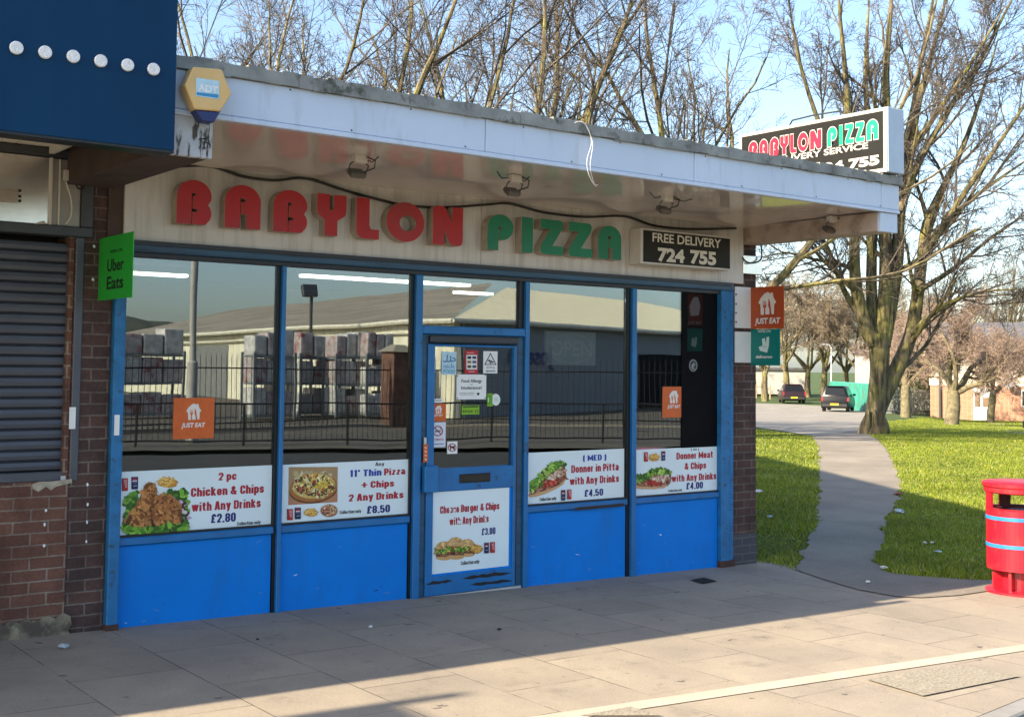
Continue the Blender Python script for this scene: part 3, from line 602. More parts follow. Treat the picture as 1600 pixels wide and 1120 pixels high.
#@@LETTERS
def letters(name, label, word, xs, zs, face, yf, yb):
    t = thing(name, label, 'sign', (float(np.mean(xs)), yb, zs[0]))
    for chh, (a, b) in zip(word, xs):
        v, f, nz = outline_mesh(DECO[chh], 1)
        P = np.stack([a+v[:, 0]*(b-a), (yf+yb)/2-v[:, 2]*(yb-yf), zs[0]+v[:, 1]*(zs[1]-zs[0])], 1)
        m_ = MB(); m_.add(P, f); m_.m = [0 if q > .9 else 1 for q in nz]
        me_o = m_.build('letter', [face, CREAMED], t, fixn=False)
    return t
def lx(pairs, y): return [(float(F((p, 345), y)[0]), float(F((q, 345), y)[0])) for p, q in pairs]
letters('raised_letter_sign', 'raised red deco letters reading BABYLON on cream board', 'BABYLON', lx([(275.5, 330), (351, 407), (427, 480), (495, 541), (557, 592.5), (604, 663), (676.5, 723.5)], -.14), (2.53, 2.832), REDL, -.14, -.051)
letters('raised_letter_sign', 'raised green deco letters reading PIZZA on cream board', 'PIZZA', lx([(762, 802.5), (815.5, 833), (844, 881), (888, 926), (935, 971)], -.14), (2.525, 2.815), GREENL, -.14, -.051)
# small lightbox
fx0, fx1 = float(F((1001, 385), -.20)[0]), float(F((1142, 395), -.20)[0])
lbx = thing('delivery_lightbox', 'small black lightbox with cream lettering FREE DELIVERY 724 755', 'sign', ((fx0+fx1)/2, -.05, 2.5))
MB().box(fx0, fx1, -.20, -.052, 2.505, 2.815).build('case', IVORY, lbx, bevel=.004)
MB().box(fx0+.03, fx1-.015, -.2035, -.2005, 2.522, 2.80).build('face', SIGNBLK, lbx)
tm = MB(); z5 = zoom(1600/480., 960, 140); PL = FPL(-.204)
put_text(tm, PL, 'FREE DELIVERY', z5(198, 778), z5(555, 795), 46/3.33, .0008, .02); put_text(tm, PL, '724', z5(226, 860), z5(365, 868), 70/3.33, .0008, .045); put_text(tm, PL, '755', z5(395, 872), z5(530, 880), 70/3.33, .0008, .045)
tm.build('lettering', T_CREAM, lbx, fixn=False)
# sign box on the roof edge
rs = thing('roof_sign', 'large black sign box standing on canopy roof with pink and mint lettering', 'sign', (8.92, -.83, 3.262))
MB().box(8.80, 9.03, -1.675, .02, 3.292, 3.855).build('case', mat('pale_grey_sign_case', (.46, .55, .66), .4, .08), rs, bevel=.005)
MB().box(8.79, 8.80, -1.67, .015, 3.292, 3.325).box(8.79, 8.80, -1.67, .015, 3.822, 3.85).box(8.79, 8.80, -1.67, -1.635, 3.325, 3.822).box(8.79, 8.80, -.02, .015, 3.325, 3.822).build('frame', mat('cream_sign_frame', (.44, .41, .35), .5, .1, 6), rs)
MB().box(8.795, 8.799, -1.635, -.02, 3.325, 3.822).build('face', mat('roof_sign_face', (.012, .0125, .012), .6, .2, 6, spec=.2), rs)
pl = XPL(8.795); zz0, zz1 = float(XP(z5(1020, 318), 8.795)[2]), float(XP(z5(1020, 215), 8.795)[2])
yy = lambda px: float(XP((px, 200), 8.795)[1])
bx = [(1170, 1184), (1186.5, 1200), (1203, 1217), (1219, 1232), (1234.5, 1244), (1246.5, 1263), (1265.5, 1284)]; gxx = [(1292.5, 1308), (1311, 1317), (1320, 1334.5), (1336.5, 1351), (1353.5, 1372.5)]
for word, xs_, mt in (('BABYLON', bx, SG_RED), ('PIZZA', gxx, SG_GRN)):
    for outl, mm, lift in ((.02, SG_WHT, .001), (-.022, mt, .0022)):
        mm_ = MB()
        for chh, (a, b) in zip(word, xs_):
            v, f, nz = outline_mesh(DECO[chh], 0., off=outl if chh != 'I' else outl*.6)
            ya, yb_ = yy(a), yy(b)
            sel = list(zip(f, nz))
            mm_.add(np.stack([np.full(len(v), 8.795-lift), ya+v[:, 0]*(yb_-ya), zz0+v[:, 1]*(zz1-zz0)], 1), [q for q, nn in sel if abs(nn) > .5])
        mm_.build('lettering', mm, rs, fixn=False)
tm = MB(); put_text(tm, pl, 'FREE DELIVERY SERVICE', z5(690, 388), z5(1322, 298), 31/3.33, .0012, .02); put_text(tm, pl, '724 755', z5(1040, 420), z5(1380, 361), 50/3.33, .0012, .05)
tm.build('lettering', SG_WHT, rs, fixn=False)
MB().tube([(8.9, -1.1, 3.855), (8.9, -1.1, 3.92), (8.9, -.8, 3.93), (8.9, -.55, 3.92), (8.9, -.5, 3.855)], .008, 5).build('cable', CABLE, rs)

#@@FITTINGS
# floodlights under the soffit
def flood(p, yp, label, wires):
    c = F(p, yp); c[2] = 2.95
    t = thing('floodlight', label, 'floodlight', c, 'floodlights under the canopy'); x, y, z = c
    MB().box(x-.045, x+.045, y-.03, y+.03, z-.05, z+.006).build('mount', IVORY, t, bevel=.005)
    d = np.array((0, .55, -.83)); e = np.array((0, .83, .55)); cc = np.array((x, y+.035, z-.11))
    MB().obox(cc, (.056, 0, 0), e*.042, d*.018).build('housing', LAMPM, t, bevel=.008)
    MB().obox(cc+d*.020, (.047, 0, 0), e*.033, d*.002).build('lens', mat('dull_lens', (.16, .14, .11), .15), t)
    MB().tube([(x+.064, y+.03, z-.11), (x+.068, y, z-.06), (x+.03, y, z-.035), (x-.03, y, z-.035), (x-.068, y, z-.06), (x-.064, y+.03, z-.11)], .005, 5).build('bracket', DKSTEEL, t)
    w = MB(); w.tube([(x+.05, y+.05, z-.10), (x+.10, y-.02, z-.075), (x+.09, y-.05, z-.03), (x+.03, y-.04, z-.01)], .005, 5)
    for a, b in wires: w.tube([(x+a*.3, y, z-.02), (x+a*.7, y-.02, z-.035), (x+a, y-.04, z+b)], .004, 5)
    w.build('cable', CABLE, t)
flood((562, 232), -1.12, 'grimy floodlight under canopy above letters L and O', [(.12, .0)])
flood((805, 262), -1.12, 'grimy floodlight under canopy above green letters', [(-.19, .005), (.1, 0)])
flood((1042, 296), -1.12, 'grimy floodlight with splayed wires above the small black lightbox', [(-.22, .0), (.24, -.01)])
flood((1300, 326), -1.12, 'grimy floodlight under canopy beside right end beam', [(.14, 0)])
cb = MB(); cpts = [(262, 262), (300, 259), (334, 261), (380, 276), (430, 282), (478, 279), (540, 298), (600, 314), (640, 322), (700, 324), (760, 320), (797, 318.5), (850, 332), (915, 339), (975, 338), (1020, 352), (1060, 357), (1100, 358), (1150, 357)]
def smoothpts(ps, k=5):
    out = []; ps = [np.array(p, float) for p in ps]
    for i in range(len(ps)-1):
        a, b, c, d = ps[max(i-1, 0)], ps[i], ps[i+1], ps[min(i+2, len(ps)-1)]
        for j in range(k):
            t = j/k; out.append(.5*((2*b)+(c-a)*t+(2*a-5*b+4*c-d)*t*t+(3*b-a-3*c+d)*t**3))
    return out+[ps[-1]]
cb.tube(smoothpts([F(p, -.075) for p in cpts]), .011, 6); tag(cb.build('cable', CABLE, smooth=True), 'sagging black cable looped along top of cream board', 'cable')
# cord hanging off the roof edge
cd_ = MB(); cd_.tube(smoothpts([F(p, -1.66) for p in ((898, 192), (906, 190), (915, 194), (923, 213), (926, 228), (922, 258), (926, 280), (931, 292))]), .0022, 4); cd_.tube(smoothpts([F(p, -1.665) for p in ((906, 190), (916, 197), (924, 222), (917, 250), (919, 270), (928, 288), (934, 289))]), .0022, 4)
tag(cd_.build('hanging_cord', STRING), 'loose white cord dangling over the canopy edge', 'cord')
# junction box on the pier
jb = thing('junction_box', 'white junction box on brick pier under canopy beam', 'electrical box', (8.86, -.02, 2.5))
a = F((1162, 400), -.06); b = F((1190, 430), -.06)
MB().box(float(a[0]), float(b[0])+.01, -.06, -.002, float(b[2]), float(a[2])+.01).build('case', DIRTYW, jb, bevel=.006)
MB().tube(smoothpts([F(p, -.09) for p in ((1160, 402), (1166, 409), (1178, 411), (1189, 405), (1190, 390), (1188, 378))]), .008, 6).build('cable', CABLE, jb, smooth=True)
# alarm box
al = thing('alarm_box', 'faded yellow hexagonal alarm box with navy base at canopy corner', 'alarm box', F((325, 172), -1.63))
za = zoom(4, 0, 0)
hx = [F(za(*p), -1.73) for p in ((1157, 533), (1212, 418), (1388, 434), (1450, 587), (1378, 697), (1222, 684))]
MB().prism(hx, (0, .09, 0)).build('cover', YEL, al, bevel=.006)
bs_ = [F(za(*p), -1.725) for p in ((1222, 690), (1376, 702), (1338, 768), (1268, 755))]
MB().prism(bs_, (0, .08, 0)).build('base', NAVYP, al, bevel=.004)
PLa = FPL(-1.73); st_ = MB(); st_.poly([PLa.at(za(*p), .002) for p in ((1225, 487), (1370, 508), (1368, 622), (1223, 602))]); st_.build('sticker', T_SKY, al, fixn=False)
t_ = MB(); put_text(t_, PLa, 'ADT', za(1238, 553), za(1360, 560), 11, .003, .03); t_.build('lettering', T_WHT, al, fixn=False)
t_ = MB(); t_.poly([PLa.at(za(*p), .0025) for p in ((1228, 578), (1365, 592), (1364, 616), (1227, 596))]); t_.build('sticker_band', T_CYAN, al, fixn=False)
# blade signs
def blade(name, label, x, y0, y1, z0, z1, m):
    t = thing(name, label, 'sign', (x, 0, (z0+z1)/2))
    MB().box(x, x+.006, y1, y0, z0, z1).build('panel', m, t)
    return t
ub = blade('projecting_sign', 'green projecting sign on dark pier left of shopfront', 2.655, -.004, -.63, 1.995, 2.40, SG_GREEN)
pl = XPL(2.655); tm = MB(); z2 = zoom(4, 0, 200)
put_text(tm, pl, "WE'RE ON", z2(688, 770), z2(765, 765), 5, .001, .01); put_text(tm, pl, 'Uber', z2(671, 856), z2(775, 850), 19, .001, .022); put_text(tm, pl, 'Eats', z2(668, 968), z2(772, 960), 20, .001, .022)
tm.build('lettering', T_BLK, ub, fixn=False)
zj = zoom(4, 1120, 400)
def house_logo(pl, zf, parent, bg, name='logo', k=1.0):
    p = Pic(pl, zf, 3, .001); w = (.9, .88, .85)
    p.poly([(260, 296), (275, 262), (298, 235), (320, 225), (336, 236), (338, 228), (350, 228), (355, 258), (372, 290), (360, 298), (357, 363), (275, 368), (272, 300)], w)
    for q in ([(288, 280), (291, 280), (292, 308), (295, 308), (296, 280), (299, 280), (300, 308), (303, 308), (304, 280), (307, 280), (310, 316), (303, 326), (304, 369), (295, 369), (295, 326), (289, 316)],
              [(324, 262), (333, 286), (336, 310), (343, 366), (330, 367), (328, 330), (321, 312)]): p.poly(q, bg)
    return p.build(parent, name)
je = blade('projecting_sign', 'orange projecting sign with white house logo on right pier', 8.928, -.006, -.42, 1.98, 2.378, SG_ORG)
pl = XPL(8.928); house_logo(pl, zj, je, (.75, .26, .08)); tm = MB(); put_text(tm, pl, 'JUST EAT', zj(238, 407), zj(397, 402), 9, .0015, .03, shear=.12); tm.build('lettering', T_WHT, je, fixn=False)
fl = MB().box(float(F((1148, 480), -.01)[0]), 8.926, -.014, -.004, 1.985, 2.378); fl.build('mounting_flange', PAPER, je)
dl = blade('projecting_sign', 'teal projecting sign with pale logo below orange one', 8.930, -.006, -.37, 1.63, 1.976, SG_TEAL)
pl = XPL(8.930); p = Pic(pl, zj, 3, .001); wc = (.82, .9, .88)
p.poly([(283, 517), (300, 512), (306, 546), (312, 506), (328, 505), (326, 560), (315, 604), (270, 592), (262, 568), (286, 560)], wc)
for ex in (291, 307): p.ell(ex, 566, 3.2, 3.6, (0, .5, .47), 8)
p.build(dl, 'logo'); tm = MB(); put_text(tm, pl, "WE'RE ON", zj(256, 471), zj(336, 468), 4, .0015, .005); put_text(tm, pl, 'deliveroo', zj(244, 631), zj(347, 627), 4.6, .0015, .03); tm.build('lettering', T_WHT, dl, fixn=False)
MB().box(float(F((1148, 545), -.01)[0]), 8.928, -.014, -.004, 1.655, 1.95).build('mounting_flange', PAPER, dl)
sc = MB()
for px in ((1150, 460), (1150, 475), (1150, 489), (1150, 503)): q = F(px, -.014); sc.lathe((0, 0, 0), [(0, 0)], 3) if False else sc.box(q[0]-.008, q[0]+.008, -.017, -.0142, q[2]-.008, q[2]+.008)
sc.build('screw', BLACK, je)

#@@POSTERS
PY = -.001
def poster(name, label, quad, y=.0105, mat_=POSTER):
    P = [F(q, y) for q in quad]; x0 = float((P[0][0]+P[3][0])/2); x1 = float((P[1][0]+P[2][0])/2); zt = float((P[0][2]+P[1][2])/2); zb = float((P[2][2]+P[3][2])/2)
    t = thing(name, label, 'poster', ((x0+x1)/2, y, zb))
    MB().box(x0, x1, y-.0012, y+.001, zb, zt).build('sheet', mat_, t)
    return t, FPL(y-.0013)
def can(p, x0, x1, y0, y1, kind):
    c = (.1, .13, .3) if kind == 'b' else (.72, .12, .15); w = x1-x0
    p.poly([(x0, y0+3), (x0+w*.1, y0), (x1-w*.1, y0-1), (x1, y0+2), (x1, y1-3), (x1-w*.1, y1), (x0+w*.1, y1+1), (x0, y1-2)], c)
    p.poly([(x0, y0+3), (x0+w*.22, y0+3), (x0+w*.22, y1-2), (x0, y1-2)], tuple(v*.6 for v in c))
    p.poly([(x0+w*.1, y0-1), (x1-w*.1, y0-2), (x1-w*.1, y0+2), (x0+w*.1, y0+3)], (.75, .75, .76))
    cx, cy = (x0+x1)/2, y0+(y1-y0)*.32
    if kind == 'b':
        r = w*.34; p.ell(cx, cy, r, r, (.92, .92, .94), 14); p.poly([(cx-r, cy)]+[(cx+r*math.cos(a), cy-r*math.sin(a)) for a in np.linspace(2.9, .2, 8)]+[(cx, cy-r*.1)], (.8, .12, .18)); p.poly([(cx-r*.9, cy+r*.35), (cx, cy+r*.3), (cx+r*.9, cy+r*.1), (cx+r*.5, cy+r*.85), (cx-r*.3, cy+r*.95)], (.1, .2, .6))
        p.line([(x0+w*.3, y1-(y1-y0)*.25), (x1-w*.2, y1-(y1-y0)*.3)], 4, (.6, .7, .85))
    else:
        for k in range(5): p.line([(x0+w*.3+k*2, y0+(y1-y0)*(.2+.13*k)), (x1-w*.15, y0+(y1-y0)*(.17+.13*k))], 3.2, (.93, .8, .8))
def fries(p, cx, cy, rx, ry, n=60):
    p.ell(cx, cy+ry*.15, rx, ry*.8, (.72, .5, .18), 20, .1)
    for i in range(n):
        a = p.r.uniform(0, 6.28); q = math.sqrt(p.r.random()); x, y = cx+rx*.85*q*math.cos(a), cy+ry*.8*q*math.sin(a); b = p.r.uniform(0, 3.14); L = rx*.26
        p.line([(x-L*math.cos(b), y-L*.6*math.sin(b)), (x+L*math.cos(b), y+L*.6*math.sin(b))], rx*.085, p.r.choice([(.93, .75, .35), (.88, .66, .25), (.97, .84, .5), (.78, .53, .18)]))
GREENS = [(.25, .5, .1), (.42, .66, .16), (.14, .34, .06), (.55, .75, .25), (.2, .42, .1)]
MEATS = [(.48, .27, .17), (.62, .36, .24), (.36, .18, .12), (.7, .46, .32), (.55, .22, .18)]
z6, z7, z8 = zoom(1369/440., 0, 680), zoom(4, 420, 660), zoom(4, 800, 660)
S6, S4 = 440/1369., .25
# 1 chicken
t, PLN = poster('menu_poster', 'pale poster of fried chicken, 2 pc Chicken & Chips for £2.80', [(188.5, 738), (425, 725.5), (423, 822), (187, 838)])
p = Pic(PLN, z6, 11)
can(p, 592, 622, 207, 270, 'r'); can(p, 638, 671, 200, 262, 'b'); fries(p, 813, 226, 52, 29)
lett = [(600, 470), (592, 430), (612, 360), (606, 310), (640, 280), (668, 268), (672, 300), (690, 330), (790, 300), (820, 272), (860, 268), (905, 266), (913, 330), (912, 455), (830, 460), (760, 472), (690, 474)]
p.poly(lett, (.3, .5, .13)); p.speck(inpoly(lett), 260, 13, GREENS, 1.7)
p.speck(inpoly([(850, 300), (905, 330), (912, 400), (870, 420), (840, 340)]), 40, 10, [(.28, .12, .16), (.75, .62, .75), (.2, .3, .08), (.85, .85, .8)], 2)
dm = [(604, 452), (612, 415), (630, 385), (660, 345), (684, 305), (690, 275), (700, 243), (722, 231), (746, 236), (758, 255), (756, 285), (742, 310), (738, 345), (734, 400), (722, 448), (690, 466), (650, 468), (622, 462)]
p.poly(dm, (.60, .37, .17)); p.speck(inpoly(dm), 260, 9, [(.66, .42, .2), (.52, .3, .13), (.74, .5, .26), (.45, .25, .1), (.8, .56, .3)], 1.6)
p.poly([(604, 452), (612, 415), (630, 385), (640, 390), (625, 440), (640, 467)], (.36, .19, .08))
th = [(742, 420), (738, 350), (748, 305), (780, 285), (830, 295), (868, 330), (880, 385), (868, 425), (820, 440), (780, 438)]
p.ell(745, 400, 14, 50, (.25, .13, .08), 14); p.poly(th, (.58, .35, .16)); p.speck(inpoly(th), 260, 9, [(.66, .42, .2), (.52, .3, .13), (.72, .47, .24), (.42, .23, .1), (.78, .55, .3)], 1.4)
p.speck(inpoly([(600, 470), (610, 445), (700, 455), (912, 430), (912, 456), (700, 474)]), 110, 11, GREENS, 1.8)
p.build(t)
def words(t, PLN, zf, sc, items):
    for body, x0, x1, y, h, bold, mt in items:
        m_ = MB(); put_heavy(m_, PLN, body, zf(x0, y), zf(x1, y), h*sc, sw=.21 if h > 30 else .17); m_.build('lettering', mt, t, fixn=False)
words(t, PLN, z6, S6, [('2 pc', 1062, 1150, 198, 38, .035, T_RED), ('Chicken & Chips', 928, 1283, 267, 42, .045, T_RED), ('with Any Drinks', 931, 1267, 338, 42, .045, T_RED), ('£2.80', 1025, 1146, 400, 44, .045, T_NAVY), ('Collection only', 1153, 1267, 425, 17, .03, T_BLK)])
# 2 pizza
t, PLN = poster('menu_poster', "pale poster of a whole pizza, 11' Thin Pizza for £8.50", [(440.5, 726.5), (647, 716.5), (646, 803.5), (438, 820)])
p = Pic(PLN, z7, 5)
p.poly([(124, 278), (431, 276), (428, 496), (121, 515)], (.66, .54, .38)); p.speck(inpoly([(172, 320), (384, 318), (384, 340), (172, 350)]), 30, 16, [(.72, .66, .5), (.78, .74, .6), (.66, .6, .42)], 2.2)
p.poly([(124, 470), (430, 440), (428, 496), (121, 515)], (.72, .5, .36))
p.ell(278, 420, 152, 84, (.42, .24, .11), 36, .01, -.12); p.ell(278, 404, 151, 88, (.68, .43, .2), 36, .012, -.12); p.ell(280, 396, 134, 76, (.85, .74, .42), 36, .02, -.12)
el = inell(280, 396, 128, 70); p.speck(el, 260, 11, [(.9, .84, .56), (.84, .72, .38), (.93, .88, .66), (.8, .64, .3)], 1.5); p.speck(el, 60, 7, [(.28, .3, .1), (.2, .22, .1), (.36, .36, .14)], 1.6); p.speck(el, 40, 7, [(.6, .2, .12), (.7, .32, .2), (.48, .16, .14)], 1.5)
p.speck(inell(330, 390, 40, 26), 20, 7, [(.85, .7, .2), (.9, .8, .35)], 1.8)
can(p, 112, 148, 538, 608, 'r'); can(p, 160, 198, 529, 602, 'b'); fries(p, 262, 558, 46, 29); p.ell(375, 549, 53, 39, (.6, .38, .2), 24, .02); p.ell(375, 546, 46, 33, (.78, .6, .45), 24, .03); p.speck(inell(375, 546, 44, 31), 60, 5, [(.5, .16, .14), (.25, .2, .14), (.85, .75, .55), (.6, .3, .22)], 1.3)
p.build(t)
words(t, PLN, z7, S4, [('Any', 665, 722, 259, 22, .04, T_BLK), ("11' Thin", 506, 704, 314, 42, .05, T_BLUE), ('Pizza', 720, 852, 305, 42, .05, T_RED), ('+ Chips', 577, 783, 384, 42, .05, T_RED), ('2 Any Drinks', 499, 841, 460, 44, .05, T_RED), ('£8.50', 612, 757, 540, 48, .05, T_NAVY), ('Collection only', 443, 577, 556, 22, .03, T_BLK)])
# door poster
t, PLN = poster('menu_poster', 'square pale poster of burgers on lower half of door, £3.00', [(671, 770), (796, 760.5), (794, 883), (667.5, 898)], -.021)
p = Pic(PLN, z7, 6)
def burger(cx, cy, w, h):
    p.ell(cx, cy+h*.38, w*.5, h*.14, (.82, .64, .4), 16); p.poly([(cx-w*.5, cy+h*.14), (cx+w*.5, cy+h*.12), (cx+w*.48, cy+h*.32), (cx-w*.48, cy+h*.33)], (.30, .17, .1))
    p.speck(inpoly([(cx-w*.5, cy+h*.14), (cx+w*.5, cy+h*.12), (cx+w*.48, cy+h*.3), (cx-w*.48, cy+h*.31)]), 30, 5, MEATS, 2)
    p.poly([(cx-w*.52, cy-h*.06), (cx+w*.52, cy-h*.08), (cx+w*.5, cy+h*.14), (cx-w*.54, cy+h*.16)], (.3, .42, .12)); p.speck(inpoly([(cx-w*.54, cy-h*.08), (cx+w*.52, cy-h*.1), (cx+w*.52, cy+h*.15), (cx-w*.56, cy+h*.16)]), 60, 6, GREENS+[(.7, .25, .15), (.85, .75, .4)], 1.8)
    p.poly([(cx-w*.5, cy-h*.06), (cx-w*.46, cy-h*.28), (cx-w*.25, cy-h*.44), (cx+w*.05, cy-h*.49), (cx+w*.3, cy-h*.42), (cx+w*.46, cy-h*.26), (cx+w*.5, cy-h*.08)], (.80, .62, .38)); p.speck(inpoly([(cx-w*.4, cy-h*.15), (cx-w*.2, cy-h*.4), (cx+w*.2, cy-h*.42), (cx+w*.4, cy-h*.15)]), 25, 7, [(.86, .7, .46), (.74, .55, .32), (.9, .76, .52)], 1.6)
burger(1240, 780, 92, 112); burger(1092, 798, 100, 118); burger(1166, 782, 108, 140); fries(p, 1298, 785, 38, 32); can(p, 1344, 1373, 748, 815, 'b'); can(p, 1380, 1411, 744, 812, 'r'); p.build(t)
words(t, PLN, z7, S4, [('Cheese Burger & Chips', 1070, 1440, 532, 46, .045, T_RED), ('with Any Drinks', 1129, 1374, 608, 46, .045, T_RED), ('£3.00', 1330, 1416, 678, 44, .035, T_NAVY), ('Collection only', 1200, 1316, 872, 24, .03, T_BLK)])
wp = Pic(PLN, z7, 9, .004)
for x, y, w, h in ((1132, 545, 9, 14), (1160, 548, 6, 16), (1192, 528, 8, 14), (1188, 622, 9, 14), (1350, 606, 5, 16)): wp.ell(x, y, w, h, (.9, .95, .95), 9, .35)
wp.build(t, 'scuff')
# 3, 4 donner
KB = [(100, 456), (118, 420), (150, 388), (178, 330), (205, 290), (245, 262), (285, 250), (325, 262), (336, 300), (342, 345), (318, 385), (270, 415), (215, 440), (150, 462), (118, 466)]
def kebab(p, T):
    q = [T(*v) for v in KB]; p.poly(q, (.76, .56, .4)); IN = inpoly(q)
    cen = [T(*v) for v in ((120, 440), (170, 380), (215, 320), (290, 290), (332, 300), (335, 350), (270, 400), (180, 440))]
    p.poly(cen, (.45, .25, .18)); p.speck(inpoly(cen), 170, 8, MEATS+[(.78, .6, .5)], 2.2)
    lf = [T(*v) for v in ((105, 430), (118, 370), (160, 350), (185, 300), (240, 258), (300, 245), (330, 262), (270, 290), (220, 320), (180, 380), (130, 430))]
    p.poly(lf, (.42, .58, .16)); p.speck(inpoly(lf), 170, 9, GREENS+[(.72, .78, .4)], 1.9)
    tmx = [T(*v) for v in ((190, 390), (240, 360), (285, 350), (270, 380), (215, 405))]; p.poly(tmx, (.68, .14, .1)); p.speck(inpoly(tmx), 40, 6, [(.75, .2, .14), (.6, .1, .1), (.85, .4, .3)], 1.8)
    sc_ = [T(*v) for v in ((215, 350), (240, 325), (275, 315), (262, 345), (232, 358))]; p.poly(sc_, (.9, .84, .74)); p.speck(inpoly([T(*v) for v in ((230, 330), (300, 280), (330, 300), (300, 340), (250, 360))]), 50, 6, [(.9, .82, .74), (.7, .5, .42), (.82, .7, .6)], 1.8)
    p.poly([T(*v) for v in ((104, 456), (150, 440), (230, 415), (300, 385), (336, 345), (318, 385), (270, 415), (215, 440), (150, 462), (118, 466))], (.82, .64, .46))
    p.line([T(296, 248), T(316, 262), T(322, 243)], 4, (.25, .38, .12)); p.line([T(300, 262), T(330, 288)], 8, (.3, .22, .25))
t, PLN = poster('menu_poster', 'pale poster of a filled pitta, Donner in Pitta for £4.50', [(822.5, 707.5), (975, 700.5), (975, 777.5), (820.5, 789)])
p = Pic(PLN, z8, 7); kebab(p, lambda x, y: (x, y)); can(p, 304, 331, 419, 485, 'b'); can(p, 342, 369, 417, 479, 'r'); p.build(t)
words(t, PLN, z8, S4, [('( MED )', 443, 589, 219, 36, .05, T_BLUE), ('Donner in Pitta', 370, 666, 283, 46, .045, T_RED), ('with Any Drinks', 360, 668, 357, 46, .045, T_RED), ('£4.50', 452, 569, 437, 44, .045, T_NAVY), ('Collection only', 173, 277, 476, 22, .03, T_BLK)])
t, PLN = poster('menu_poster', 'pale poster of meat in flatbread, Donner Meat & Chips for £4.00', [(989, 702.5), (1121, 697), (1120.5, 769.5), (988, 776.5)])
p = Pic(PLN, z8, 8)
def TT(x, y): a = .33; u, v = (x-222)*.95, (y-357)*.92; return (873+u*math.cos(a)-v*math.sin(a), 356+u*math.sin(a)+v*math.cos(a)*.85)
kebab(p, TT); can(p, 823, 847, 184, 243, 'r'); fries(p, 887, 214, 33, 29, 50); can(p, 931, 955, 178, 237, 'b'); p.build(t)
words(t, PLN, z8, S4, [('( M )', 1118, 1168, 168, 13, .03, T_BLK), ('Donner Meat', 1027, 1256, 204, 42, .045, T_RED), ('& Chips', 1078, 1213, 269, 42, .045, T_RED), ('with Any Drinks', 997, 1276, 341, 42, .045, T_RED), ('£4.00', 1088, 1193, 393, 42, .045, T_NAVY), ('Collection only', 976, 1063, 423, 16, .03, T_BLK)])

# ---- window stickers and door notices
zd = zoom(1600/480., 660, 420)
def notice(name, label, quad, mt, y):
    P = [F(q, y) for q in quad]; x0, x1 = float((P[0][0]+P[3][0])/2), float((P[1][0]+P[2][0])/2); zt, zb = float((P[0][2]+P[1][2])/2), float((P[2][2]+P[3][2])/2)
    t = thing(name, label, 'notice', ((x0+x1)/2, y, zb)); MB().box(x0, x1, y-.001, y+.0008, zb, zt).build('sheet', mt, t); return t, FPL(y-.0011)
zw = zoom(1493/480., 180, 380)
def je_sticker(label, quad, zf, T, y, txt):
    t, pn = notice('window_mark', label, quad, T_ORG, y); t['category'] = 'sticker'
    house_logo(pn, lambda x, y_: zf(*T(x, y_)), t, (.82, .38, .1)); tm = MB(); put_text(tm, pn, 'JUST EAT', txt[0], txt[1], txt[2], .001, .03, shear=.12); tm.build('lettering', T_WHT, t, fixn=False)
je_sticker('large orange square sticker with white house logo in first window', [zw(286, 750), zw(483, 752), zw(477, 950), zw(278, 948)], zw, lambda x, y: (346+(x-262)*.66, 780+(y-228)*.56), .0105, (zw(322, 884), zw(437, 882), 7))
je_sticker('orange upright sticker with white house logo in last window', [zd(1250, 613), zd(1369, 613), zd(1368, 773), zd(1250, 773)], zd, lambda x, y: (1284+(x-262)*.46, 634+(y-228)*.48), .0105, (zd(1276, 717), zd(1342, 716), 5))
DYp = -.002
je_sticker('small orange sticker at left edge of door glass', [zd(48, 703), zd(123, 701), zd(122, 792), zd(46, 795)], zd, lambda x, y: (66+(x-262)*.33, 712+(y-228)*.31), DYp, (zd(60, 763), zd(106, 762), 3))
t, pn = notice('door_notice', 'pale blue halal notice on upper door glass', [zd(100, 432), zd(178, 432), zd(176, 551), zd(100, 551)], T_SKY, DYp)
p = Pic(pn, zd, 2); bl = (.05, .38, .62)
p.line([(108, 478), (114, 484), (126, 482), (130, 452), (132, 448)], 5, bl); p.line([(128, 482), (140, 484), (148, 474), (146, 452)], 5, bl); p.line([(146, 480), (160, 482), (172, 476), (166, 464), (156, 466)], 5, bl); p.ell(152, 494, 3, 3, bl, 8); p.build(t)
tm = MB(); put_text(tm, pn, 'HALAL', zd(110, 508), zd(170, 508), 5, .001, .01); put_text(tm, pn, 'FOOD', zd(110, 534), zd(170, 534), 5.5, .001, .02); tm.build('lettering', T_CYAN, t, fixn=False)
t, pn = notice('door_notice', 'narrow red payment card notice at top of door glass', [zd(221, 424), zd(290, 424), zd(289, 547), zd(221, 547)], T_RED, DYp)
p = Pic(pn, zd, 2); p.poly([(229, 448), (284, 448), (284, 524), (229, 524)], (.88, .9, .88))
for i, (x, y) in enumerate(((234, 455), (260, 455), (234, 478), (260, 478), (234, 502), (260, 502))): p.poly([(x, y), (x+20, y), (x+20, y+14), (x, y+14)], [(.15, .15, .2), (.1, .2, .45), (.55, .4, .3), (.2, .35, .55), (.3, .25, .2), (.15, .3, .35)][i])
p.line([(232, 437), (270, 437)], 5, (.9, .6, .6)); p.line([(240, 535), (272, 535)], 5, (.9, .6, .6)); p.build(t)
t, pn = notice('door_notice', 'white camera warning notice with black triangle on door glass', [zd(317, 430), zd(391, 428), zd(390, 543), zd(317, 545)], PAPER, DYp)
p = Pic(pn, zd, 2); p.poly([(354, 436), (386, 500), (322, 500)], (.05, .05, .05)); p.poly([(354, 445), (379, 496), (329, 496)], (.88, .9, .9)); p.poly([(338, 478), (344, 472), (372, 484), (368, 491)], (.05, .05, .05)); p.poly([(346, 484), (352, 494), (360, 494), (356, 487)], (.05, .05, .05)); p.build(t)
